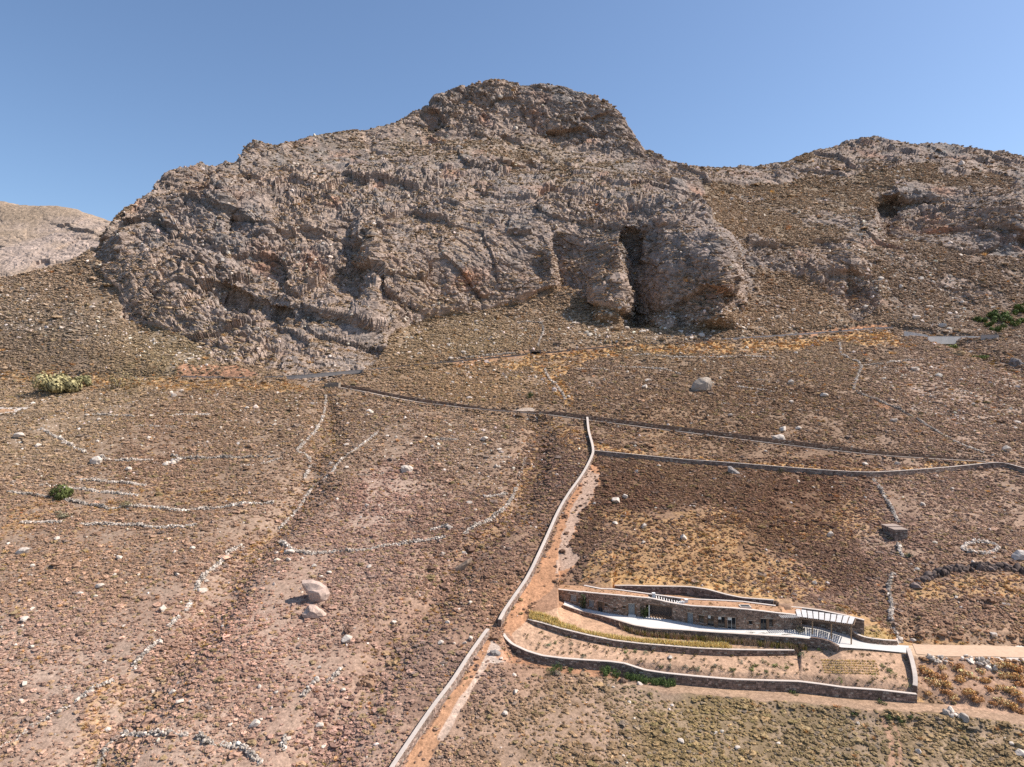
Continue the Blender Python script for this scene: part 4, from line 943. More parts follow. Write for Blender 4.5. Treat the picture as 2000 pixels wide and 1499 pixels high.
# skylight frame on the roof
A_ = fpt(s_of(1452), -1.2)[0]; B_ = fpt(s_of(1470), -1.2)[0]; zt = float(np.interp(s_of(1460), Sf, Pf[:, 3])); e_ = np.array([*(B_-A_), 0.]); a = Acc()
a.box(np.array([*A_, zt-.2]), e_, (0, .14, 0), (0, 0, .32), srgb(226,214,200)*.85); a.box(np.array([A_[0], A_[1]+1.2, zt-.2]), e_, (0, .14, 0), (0, 0, .32), srgb(226,214,200)*.85)
a.box(np.array([A_[0]-.14, A_[1], zt-.2]), (.14, 0, 0), (0, 1.34, 0), (0, 0, .315), srgb(226,214,200)*.85); a.box(np.array([B_[0], B_[1], zt-.2]), (.14, 0, 0), (0, 1.34, 0), (0, 0, .315), srgb(226,214,200)*.85)
sk = hpart(a, "skylight", M_CONC); a = Acc(); a.box(np.array([A_[0], A_[1]+.14, zt-.1]), e_, (0, 1.06, 0), (0, 0, .08)); a.build("pane", M_GLASS, sk)
# wall at the right end of the house, back into the carport
a = Acc(); A_ = fpt(Sf[-1], -.5)[0]; B_ = np.array([(1566-1000)/FP*132.6, 132.6]); zt = float(Pf[-1, 3]); e_ = np.array([*(B_-A_), 0.]); a.box(np.array([*A_, ZP+CZ-.3]), e_, (-.4, 0, 0), (0, 0, zt-ZP-CZ+.2), SC_BRN*.8); hpart(a, "end_wall", M_STONE)
# small planting on the roof
a = Acc()
for k in range(190):
    px_ = random.uniform(1096, 1560); w_ = random.uniform(.12, .88)
    if 1258 < px_ < 1336: continue
    f0 = fpt(s_of(px_), -.3)[0]; b0 = secpt(px_); q = f0*(1-w_)+b0*w_; zt = (float(np.interp(s_of(px_), Sf, Pf[:, 3]))-.16)*(1-w_)+(sec_top(px_)-.14)*w_
    v, f = proto_grass(k % 5, 12, .8, .6); a.add(v*random.uniform(.2, .42)+np.array([q[0], q[1], zt-.02]), f, srgb(*random.choice([(186,150,84), (170,128,80), (120,104,64), (196,160,104)]))*.85)
o = hpart(a, "roof_planting", M_LEAF, kind="stuff")

# paved terrace and concrete driveway slab
def back_d(px):
    if px < 1566: return float(d_fac(px))+.1
    if px < 1655: return float(d_pbw(px))-.05
    return float(-zp(px)*FP/(li(px, ENT_F)-750))
def slab(name, x0, x1, rgb, lift):
    pxs = np.arange(x0, x1+.1, 3.0); V, F = [], []; K = 5
    for q in pxs:
        da, db = float(d_pat(q))+.05, back_d(q)
        for k in range(K): d = da+(db-da)*k/(K-1); V.append(((q-1000)/FP*d, d, zp(q)+CZ+lift))
    F = [(K*i+k, K*i+K+k, K*i+K+k+1, K*i+k+1) for i in range(len(pxs)-1) for k in range(K-1)]
    a = Acc(); a.add(V, F, srgb(*rgb)*.8); o = a.build(name, M_CONC); o["kind"] = "structure"; return o
slab("paved_terrace", 1102, 1596, (232,226,218), .075)
slab("driveway", 1590, 1783, (212,206,200), .07)
# wall behind the carport
pts = []
for px_ in range(1532, 1692, 6):
    d = float(d_pbw(px_)); pts.append(((px_-1000)/FP*d, d, float(zp(px_))+CZ-.4, -d*(li(px_, PBW_T)-750)/FP+CZ))
stone_wall("carport_wall", "stone retaining wall with pale top behind the slatted carport roof", resample(pts, .6), .5, faces=(1,), mixb=.4)
# slatted carport roof
ZG = -43.72
def zpt(px, y, z=ZG): d = -z*FP/(y-750); return np.array([(px-1000)/FP*d, d, z+CZ])
F0, F1, B0, B1 = zpt(1557, 1207), zpt(1666, 1222.5), zpt(1553, 1192.5), zpt(1672, 1209.5)
perg = empty("carport_pergola", (float((F0+F1)[0]/2), float((F0+F1)[1]/2), ZP+CZ), "whitewashed slatted carport roof on posts at the right end of the house", "pergola"); PL = -perg.location
def ppart(a, nm, m=M_WOOD): o = a.build(nm, m, perg); o.location = PL; return o
def bar(a, p, q, wd, ht, col):
    p, q = np.asarray(p, float), np.asarray(q, float); t = q-p; sd = np.cross(t, [0, 0, 1.]); sd /= np.linalg.norm(sd); a.box(p-sd*wd/2, t, sd*wd, (0, 0, ht), col)
WH = srgb(226,220,214)*.84; WD = srgb(150,126,106)*.75
for k in range(26):
    w_ = k/25; a = Acc(); bar(a, (F0*(1-w_)+F1*w_)+np.array([0, -.25, 0]), B0*(1-w_)+B1*w_, .09, .16, WD); ppart(a, "rafter")
for b in range(10):
    for r_ in range(5):
        v0 = (r_+.1)/5; v1 = (r_+.82)/5; u0, u1 = (b+.03)/10, (b+.87)/10
        def Q(u, v): return (F0*(1-u)+F1*u)*(1-v)+(B0*(1-u)+B1*u)*v
        j = random.uniform(-.03, .03); up0, up1 = .17+j, .17+j+.10
        V = [Q(u0, v0)+[0, 0, up0], Q(u1, v0)+[0, 0, up0+.04], Q(u1, v1)+[0, 0, up1+.04], Q(u0, v1)+[0, 0, up1]]; V = V+[q+np.array([0, 0, .035]) for q in V]
        a = Acc(); a.add(V, [(0,3,2,1),(4,5,6,7),(0,1,5,4),(1,2,6,5),(2,3,7,6),(3,0,4,7)], WH*random.uniform(.9, 1.04)); ppart(a, "slat")
a = Acc(); bar(a, F0+[0, 0, -.22], F1+[0, 0, -.22], .16, .215, WD); ppart(a, "beam")
for w_ in (.28, .62, .97):
    q = F0*(1-w_)+F1*w_; a = Acc(); zb = ZP+CZ-.35-(.3 if w_ > .9 else 0); a.box([q[0]-.09, q[1]-.09, zb], (.18, 0, 0), (0, .18, 0), (0, 0, q[2]-.225-zb), srgb(196,160,124)*.75); ppart(a, "post")
for k in range(12):                                     # beam ends standing out of the house wall
    s_ = s_of(1521+k*3.6); A_, n0 = fpt(s_, .02); q = np.array([A_[0], A_[1], ZG+CZ-.02]); a = Acc(); bar(a, q, q+np.array([n0[0], n0[1], 0])*1.5, .09, .14, WH*.9); ppart(a, "rafter")

# ------------------------------------------------------------------ planting
def leafball(seed, n, leaf, rx=1., rz=.8, col=(.1, .12, .05), jit=.3, base=.0, up=.3, lobes=5):
    """crown of separate leaves, clumped in lobes"""
    r = np.random.default_rng(seed); lc = r.normal(0, .45, (lobes, 3)); lc[:, 2] = np.abs(lc[:, 2])*.8+.25; lr = r.uniform(.38, .62, lobes)
    k = r.integers(0, lobes, n); d = r.standard_normal((n, 3)); d /= np.linalg.norm(d, axis=1)[:, None]; rad = lr[k]*r.uniform(.55, 1.08, n)
    p = lc[k]+d*rad[:, None]; p[:, 2] = np.maximum(p[:, 2], .02); p = p*[rx, rx, rz]
    t = np.cross(d, r.standard_normal((n, 3))); t /= np.linalg.norm(t, axis=1)[:, None]; b = np.cross(d, t)*.6+[0, 0, up]
    L = leaf*r.uniform(.6, 1.35, n)[:, None]
    V = np.stack([p-t*L*.5, p+b*L*.55, p+t*L*.5, p-b*L*.45], 1).reshape(-1, 3); F = np.arange(4*n).reshape(n, 4)
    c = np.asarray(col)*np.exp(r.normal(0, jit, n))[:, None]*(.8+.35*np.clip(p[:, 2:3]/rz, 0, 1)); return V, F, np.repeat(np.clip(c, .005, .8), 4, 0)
def leaf_mesh(name, seed, n, leaf, rx, rz, col, **k):
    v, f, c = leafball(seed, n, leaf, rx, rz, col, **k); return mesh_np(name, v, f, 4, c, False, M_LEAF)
def stem_mesh(name, seed, h, spread, r0, n=5, col=(.16, .12, .09)):
    a = Acc(); r = random.Random(seed)
    for k in range(n):
        an = r.uniform(0, 6.28); tip = np.array([math.cos(an)*spread*r.uniform(.3, 1), math.sin(an)*spread*r.uniform(.3, 1), h*r.uniform(.7, 1)]); base = np.array([math.cos(an)*r0, math.sin(an)*r0, -.3]); mid = (base+tip)*.5+np.array([r.uniform(-.1, .1), r.uniform(-.1, .1), .1])*h
        pts_ = [base, mid, tip]; V = []; rr = [r0, r0*.7, r0*.25]
        for p_, q in zip(pts_, rr): V += [p_+np.array([math.cos(g)*q, math.sin(g)*q, 0]) for g in (0, 1.57, 3.14, 4.71)]
        F = [(4*i+m, 4*i+(m+1) % 4, 4*i+4+(m+1) % 4, 4*i+4+m) for i in (0, 1) for m in range(4)]; a.add(V, F, np.array(col)*1.5)
    o = a.build(name, M_BARK); me = o.data; bpy.data.objects.remove(o); return me
def shrub_thing(name, px, py, rpx, col, label, cat="shrub", group=None, rzk=.95, n=700, leaf=.16, seed=None, loc=None, lobes=6):
    p = hit(px, py) if loc is None else np.array(loc); r = rpx*p[1]/FP; seed = seed or int(px*7+py*3)
    e = empty(name, (p[0], p[1], p[2]+CZ-.05), label, cat, group)
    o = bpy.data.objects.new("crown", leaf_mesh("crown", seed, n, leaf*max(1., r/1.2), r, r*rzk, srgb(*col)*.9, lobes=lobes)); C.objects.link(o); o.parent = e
    o = bpy.data.objects.new("trunk", stem_mesh("trunk", seed, r*rzk*.9, r*.6, max(.04, r*.05))); C.objects.link(o); o.parent = e
    return e
def put(name, me, p, s, rz, label, cat, group=None, sz=None):
    o = bpy.data.objects.new(name, me); C.objects.link(o); o.location = p; o.scale = (s, s, sz or s); o.rotation_euler = (0, 0, rz); tag(o, label, cat, group, "thing"); return o
GR = (112,116,62); DG = (78,92,52)
shrub_thing("evergreen_shrub", 112, 975, 22, (92,98,54), "dark green round bush growing on the dry stone terrace wall at left", n=1400, leaf=.22, rzk=.85)
shrub_thing("evergreen_shrub", 1035, 778, 9, (66,78,40), "small dark green bush above the track, beside the straw-coloured path", n=500, leaf=.2)
shrub_thing("olive_shrub", 115, 766, 32, (164,152,110), "largest pale olive shrub below the road at the left", n=2200, leaf=.24, rzk=1.0, lobes=9)
shrub_thing("olive_shrub", 160, 755, 18, (146,138,98), "smaller olive shrub touching the largest pale olive one", n=1100, leaf=.24, rzk=1.05)
shrub_thing("olive_shrub", 228, 762, 22, (156,138,100), "sparse straw-grey shrub right of the two olive shrubs", n=420, leaf=.2, rzk=1.25)
shrub_thing("grey_shrub", 247, 992, 13, (138,130,96), "pale grey-green shrub on the terrace wall right of the dark green bush", n=500, leaf=.16)
shrub_thing("grey_shrub", 125, 1010, 20, (140,130,104), "wide faded shrub below the dark green bush at left", n=600, leaf=.16, rzk=.4)
for k, (x, y, r_) in enumerate([(1915,630,12),(1935,622,13),(1955,632,14),(1950,650,12),(1972,622,14),(1990,612,15),(1998,632,13),(1978,640,10),(1932,640,10)]):
    shrub_thing("evergreen_shrub", x, y, r_, random.choice([(104,112,52), (84,98,46), (92,104,56)]), ["leftmost green bush of the thicket behind the road wall", "second green bush from the left in the thicket behind the road wall", "tall green bush in the middle of the roadside thicket", "lowest green bush of the roadside thicket at right", "upper green bush of the roadside thicket", "topmost green bush of the thicket at the right picture edge", "green bush at the picture edge behind the road wall", "small green bush between the larger ones of the thicket", "small green bush low at the left of the thicket"][k], group="green bushes behind the road wall", n=700, leaf=.3)
shrub_thing("evergreen_shrub", 1855, 682, 16, (112,118,66), "low green bush below the concrete road wall", n=700, leaf=.24, rzk=.45)
shrub_thing("evergreen_shrub", 1916, 703, 17, (104,112,58), "low green bush in the gully further below the road wall", n=700, leaf=.24, rzk=.5)
shrub_thing("evergreen_shrub", 1525, 925, 10, (92,84,60), "dark round shrub standing against the long thin field wall", n=500, leaf=.15)
for x, y, r_, lab in [(1365,1140,9,"dark low shrub in the grass above the back retaining wall"),(1760,830-3,0,""),(1735,1222,9,"grey round shrub at the foot of the dry stone wall right of the house"),(1640,1193,8,"yellow-green shrub above the carport"),(1200,1225,0,"")]:
    if r_: shrub_thing("low_shrub", x, y, r_, (120,112,74), lab, n=350, leaf=.12, rzk=.6)
# agave by the hut
p = hit(1776, 1090); a = Acc()
for k in range(26):
    an = k*2.4; el = .35+.9*random.random(); d_ = np.array([math.cos(an)*math.cos(el), math.sin(an)*math.cos(el), math.sin(el)]); t_ = np.array([-math.sin(an), math.cos(an), 0]); le = random.uniform(1.1, 1.6)
    a.add([t_*.04, -t_*.04, d_*le*.35-t_*.11+[0, 0, .02], d_*le*.35+t_*.11+[0, 0, .02], d_*le+[0, 0, -.12*math.cos(el)]], [(0, 1, 2, 3), (3, 2, 4)], srgb(92,100,84)*random.uniform(.7, 1.1))
o = a.build("agave", M_LEAF); o.location = W(p); tag(o, "spiky grey-green agave below the small stone hut", "agave", None, "thing")
# garden plants: rows and beds
GM = {}
for nm, colr, hh, sp, nb in (("straw", (232,200,132), 1.0, .45, 30), ("olive", (136,126,72), 1.1, .5, 28), ("mauve", (166,142,118), 1.3, .5, 26)):
    GM[nm] = []
    for q in range(4):
        v, f = proto_grass(q+9, nb, hh, sp); c = np.repeat(srgb(*colr)[None]*.95, len(v), 0)*np.repeat(np.exp(rng.normal(0, .2, len(f))), 3)[:, None]; GM[nm].append(mesh_np("grass_clump", v, f, 3, np.clip(c, 0, .9), False, M_LEAF))
TM = [leaf_mesh("tuft", 300+q, 60, .3, 1., .8, srgb(*c_2)*.9, lobes=3) for q, c_2 in enumerate([(98,82,54), (112,98,62), (90,78,60), (124,110,70)])]
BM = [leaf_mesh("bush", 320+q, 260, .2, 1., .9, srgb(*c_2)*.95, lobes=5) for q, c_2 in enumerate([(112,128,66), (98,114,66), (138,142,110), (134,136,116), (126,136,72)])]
cnt = 0
for px_ in np.arange(1036, 1556, 2.9):
    for r_ in range(2 if px_ > 1125 else 3):
        if cnt >= 300: break
        d = float(d_mid(px_))+.7+r_*.75+random.uniform(-.15, .15); x = (px_-1000)/FP*d+random.uniform(-.1, .1); z = gz(x, d)
        put("ornamental_grass", GM["straw" if r_ < 2 else "straw"][cnt % 4], (x, d, z+CZ-.03), random.uniform(.65, .95), random.uniform(0, 6.28), "straw-coloured grass clump in the rows above the middle garden wall", "grass clump", "straw grass rows above the middle garden wall"); cnt += 1
for px_ in np.arange(1215, 1575, 3.0):
    d = float(d_pat(px_))-.75+random.uniform(-.25, .2); x = (px_-1000)/FP*d; z = gz(x, d)
    put("feather_grass", GM["mauve" if random.random() < .6 else "olive"][random.randrange(4)], (x, d, z+CZ-.03), random.uniform(.75, 1.05), random.uniform(0, 6.28), "tall faded feathery grass at the foot of the terrace wall", "grass clump", "feathery grass along the terrace wall")
cnt = 0
while cnt < 235:
    px_ = random.uniform(1020, 1770); yo, ym = li(px_, OUT_T)-4, (li(px_, MID_T)+li(px_, MID_H)+2 if px_ < 1562 else li(px_, PAT_F)+6)
    if yo-ym < 6: continue
    py_ = random.uniform(ym, yo-2)
    if 1605 < px_ < 1712 and 1290 < py_ < 1318: continue
    p = hit(px_, py_); put("garden_tuft", TM[cnt % 4], (p[0], p[1], p[2]+CZ-.04), random.uniform(.32, .52), random.uniform(0, 6.28), "small dark tuft planted in the lower garden bed", "tuft", "tufts planted in the lower garden bed"); cnt += 1
for r_ in range(6):
    for k in range(22):
        px_ = 1606+k*4.9+r_*1.2+random.uniform(-.8, .8); py_ = 1291+r_*4.8+k*.12+random.uniform(-.5, .5); p = hit(px_, py_)
        put("straw_tuft", GM["straw" if random.random() < .75 else "olive"][k % 4], (p[0], p[1], p[2]+CZ-.03), random.uniform(.28, .4), random.uniform(0, 6.28), "straw-coloured tuft in the square bed at the garden's right end", "tuft", "straw tufts of the square bed")
for k in range(90):
    px_ = random.uniform(1672, 1748); py_ = random.uniform(1226, 1256); 
    if py_ > 1225+(px_-1655)*.36+14 or py_ < 1214+(px_-1655)*.3: continue
    p = hit(px_, py_); put("straw_tuft", GM["straw" if random.random() < .5 else "olive"][k % 4], (p[0], p[1], p[2]+CZ-.03), random.uniform(.22, .34), random.uniform(0, 6.28), "small yellowish tuft behind the curved entrance wall", "tuft", "tufts behind the entrance wall")
GB = [(1072,1262,8,2),(1085,1255,6,1),(1115,1258,5,2),(1138,1283,6,3),(1215,1262,7,0),(1222,1275,7,0),(1240,1272,6,1),(1260,1276,6,2),(1290,1304,7,1),(1305,1302,6,3),(1340,1308,8,3),(1362,1308,7,2),(1398,1301,7,3),(1430,1310,8,1),(1445,1295,6,3),(1470,1310,8,0),(1478,1300,6,0),(1490,1292,6,2),(1497,1313,7,1),(1512,1302,8,0),(1535,1306,7,4),(1566,1279,7,2),(1561,1283,6,1),(1600,1270,6,1),(1614,1268,5,0),(1725,1302,7,0),(1733,1310,8,1),(1742,1315,6,4),(1706,1320,5,4),(1730,1325,5,1),(1775,1340,5,4),(1640,1330,6,4)]
def nearest_word(v): return v
for k, (x, y, r_, m_) in enumerate(GB):
    p = hit(x, y+2); tone = ["leafy green", "dark green", "grey-green", "silvery", "olive"][m_]
    put("garden_bush", BM[m_], (p[0], p[1], p[2]+CZ-.05), r_*p[1]/FP*.9, k*1.3, f"{tone} bush, number {k+1} counted from the left among the garden bushes" if False else f"{tone} bush in the lower garden bed, {['far left', 'left', 'left of centre', 'centre', 'right of centre', 'right', 'far right'][min(6, int((x-1060)/103))]} part", "bush", f"{tone} bushes, {['far left', 'left', 'left of centre', 'centre', 'right of centre', 'right', 'far right'][min(6, int((x-1060)/103))]} of the lower garden bed", sz=r_*p[1]/FP*.95)
for k in range(46):
    px_ = random.choice([random.uniform(1075, 1175), random.uniform(1180, 1260), random.uniform(1262, 1330)]); d = float(d_out(px_))-.7-random.uniform(0, .9); x = (px_-1000)/FP*d
    put("wall_shrub", BM[1], (x, d, gz(x, d)+CZ-.05), random.uniform(.4, .62), k, "dark upright shrub against the outer face of the lower garden wall", "shrub", "dark shrubs along the outer face of the garden wall", sz=random.uniform(.8, 1.3))
for x, y, r_ in [(1082,1313,16),(1118,1305,6),(1550,1352,8),(1720,1372,10),(1665,1390,6),(1735,1400,9),(1760,1405,9),(1780,1398,8)]:
    p = hit(x, y); 
    shrub_thing("green_shrub", x, y+4, r_, (90,98,58), {1082: "dark green spreading shrub outside the garden wall's left bend", 1118: "small green shrub right of the spreading one by the garden wall", 1550: "green shrub below the middle of the garden wall", 1720: "green shrub on the lane edge near the garden's right corner", 1665: "small dark shrub below the dirt lane", 1735: "left of three dark shrubs below the dirt lane", 1760: "middle one of three dark shrubs below the dirt lane", 1780: "right of three dark shrubs below the dirt lane"}[x], n=420, leaf=.13, rzk=.6)
# climbing plant on the facade and clump at its right end, low planting on the terrace edge
A_, n0 = fpt(s_of(1140), .35); o = put("climbing_plant", leaf_mesh("climber", 41, 500, .22, .7, 2.6, srgb(72,78,48), lobes=7), (A_[0], A_[1], ZP+CZ+.1), 1, 0, "dark climbing plant on the left part of the stone facade", "climber", None)
A_, n0 = fpt(s_of(1258), .3); put("climbing_plant", leaf_mesh("climber", 42, 500, .22, .9, 2.1, srgb(70,80,44), lobes=7), (A_[0], A_[1], ZP+CZ+.1), 1, 0, "dark climbing plant at the left of the courtyard opening", "climber", None)
A_, n0 = fpt(s_of(1558), .9); put("low_shrub", leaf_mesh("bush", 43, 500, .2, 1.5, .9, srgb(124,112,92), lobes=7), (A_[0], A_[1], ZP+CZ+.05), 1, 0, "greyish shrub at the right end of the stone facade beside the carport", "shrub", None)
for k, (xa, xb) in enumerate([(1457, 1480), (1482, 1518), (1521, 1556), (1345, 1350), (1355, 1360), (1376, 1380), (1395, 1399)]):
    m_ = (xa+xb)/2; d = float(d_pat(m_))+.75; x = (m_-1000)/FP*d; L_ = (xb-xa)/FP*d/2
    o = put("planting_strip", leaf_mesh("strip", 50+k, 260 if xb-xa > 10 else 60, .14, 1., 1., srgb(96,88,66), lobes=9), (x, d, zp(m_)+CZ+.06), 1, 0, ["leftmost of three dark low planting strips on the terrace edge", "middle of three dark low planting strips on the terrace edge", "rightmost of three dark low planting strips on the terrace edge", "first small dark plant on the terrace edge, nearest the courtyard", "second small dark plant on the terrace edge from the courtyard", "third small dark plant on the terrace edge from the courtyard", "fourth small dark plant on the terrace edge, nearest the planting strips"][k], "plants", None); o.scale = (L_, .3, .25)
# orange dry bushes on the cut slope at bottom right
DM = [leaf_mesh("dry_bush", 70+q, 420, .24, 1., .85, srgb(*c_2)*.9, lobes=6, up=.6) for q, c_2 in enumerate([(214,164,108), (198,146,98), (222,178,126)])]
DB = [(1812,1310,14),(1830,1318,16),(1822,1330,12),(1845,1335,12),(1868,1300,13),(1880,1312,14),(1878,1328,12),(1850,1350,12),(1862,1360,10),(1890,1350,13),(1905,1362,14),(1915,1310,9),(1925,1330,10),(1935,1345,11),(1955,1298,12),(1975,1300,13),(1990,1305,12),(1960,1318,11),(1980,1322,13),(1995,1335,12),(1965,1345,13),(1985,1352,14),(1998,1365,12),(1955,1368,11),(1975,1378,12),(1990,1388,12),(1900,1322,8),(1815,1355,8),(1940,1372,8),(1840,1302,8)]
for k, (x, y, r_) in enumerate(DB):
    p = hit(x, y+r_*.4); put("dry_bush", DM[k % 3], (p[0], p[1], p[2]+CZ-.1), r_*p[1]/FP*1.15, k*.9, "orange-brown dry bush on the cut slope between driveway and lane", "dry bush", "dry bushes on the slope right of the garden", sz=r_*p[1]/FP*.95)

# ------------------------------------------------------------------ dry stone walls and terraces
PALE = srgb(212,196,180)*.88
def dry_wall(pxpts, label, h=.75, wd=.7, size=.3, per_m=9, col=None, name="dry_stone_wall", group=None, gap=.0, jit=.0, tone=1.0):
    w = resample(hits(smooth_px(pxpts, 4)), .5); p, t, nrm, s = path_arrays(w); L = s[-1]; col = PALE if col is None else col
    k = max(1., p[:, 1].mean()/190.); size *= k**.6; per_m /= k**1.1
    mid = p[len(p)//2]; e = empty(name, (mid[0], mid[1], mid[2]+CZ), label, "wall", group); a = Acc(); r = random.Random(int(pxpts[0][0]*3+pxpts[0][1]))
    lo = np.array([mid[0], mid[1], mid[2]])
    holes = [r.uniform(0, L) for _ in range(int(L*gap/3))]
    for q in range(int(L*per_m)):
        x = r.uniform(0, L)
        if any(abs(x-g) < 1.2 for g in holes) and r.random() < .85: continue
        prof = .65+.35*math.sin(x*.7+pxpts[0][0])+r.uniform(-.2, .2); hh = h*max(.3, prof)
        lat = r.uniform(-.5, .5)*wd; z = r.uniform(0, 1)*hh*(1-.5*abs(lat)/wd)
        bx, by = np.interp(x, s, p[:, 0]), np.interp(x, s, p[:, 1]); n_ = (np.interp(x, s, nrm[:, 0]), np.interp(x, s, nrm[:, 1]))
        px, py = bx+n_[0]*(lat+r.uniform(-jit, jit)), by+n_[1]*(lat+r.uniform(-jit, jit)); g = gz(px, py)
        v, f = RS[r.randrange(len(RS))]; sc_ = size*math.exp(r.gauss(0, .28)); an = r.uniform(0, 6.28); c_, s_ = math.cos(an), math.sin(an)
        V = v*sc_; V = np.stack([V[:, 0]*c_-V[:, 1]*s_, V[:, 0]*s_+V[:, 1]*c_, V[:, 2]], 1)
        a.add(V+np.array([px, py, g+z])-lo, f, col*tone*math.exp(r.gauss(0, .3)))
    o = a.build("stones", M_STONE, e); o["kind"] = "stuff"; return e
RS = [rock_shape(q+200, 1, 5, .8, .1) for q in range(8)]
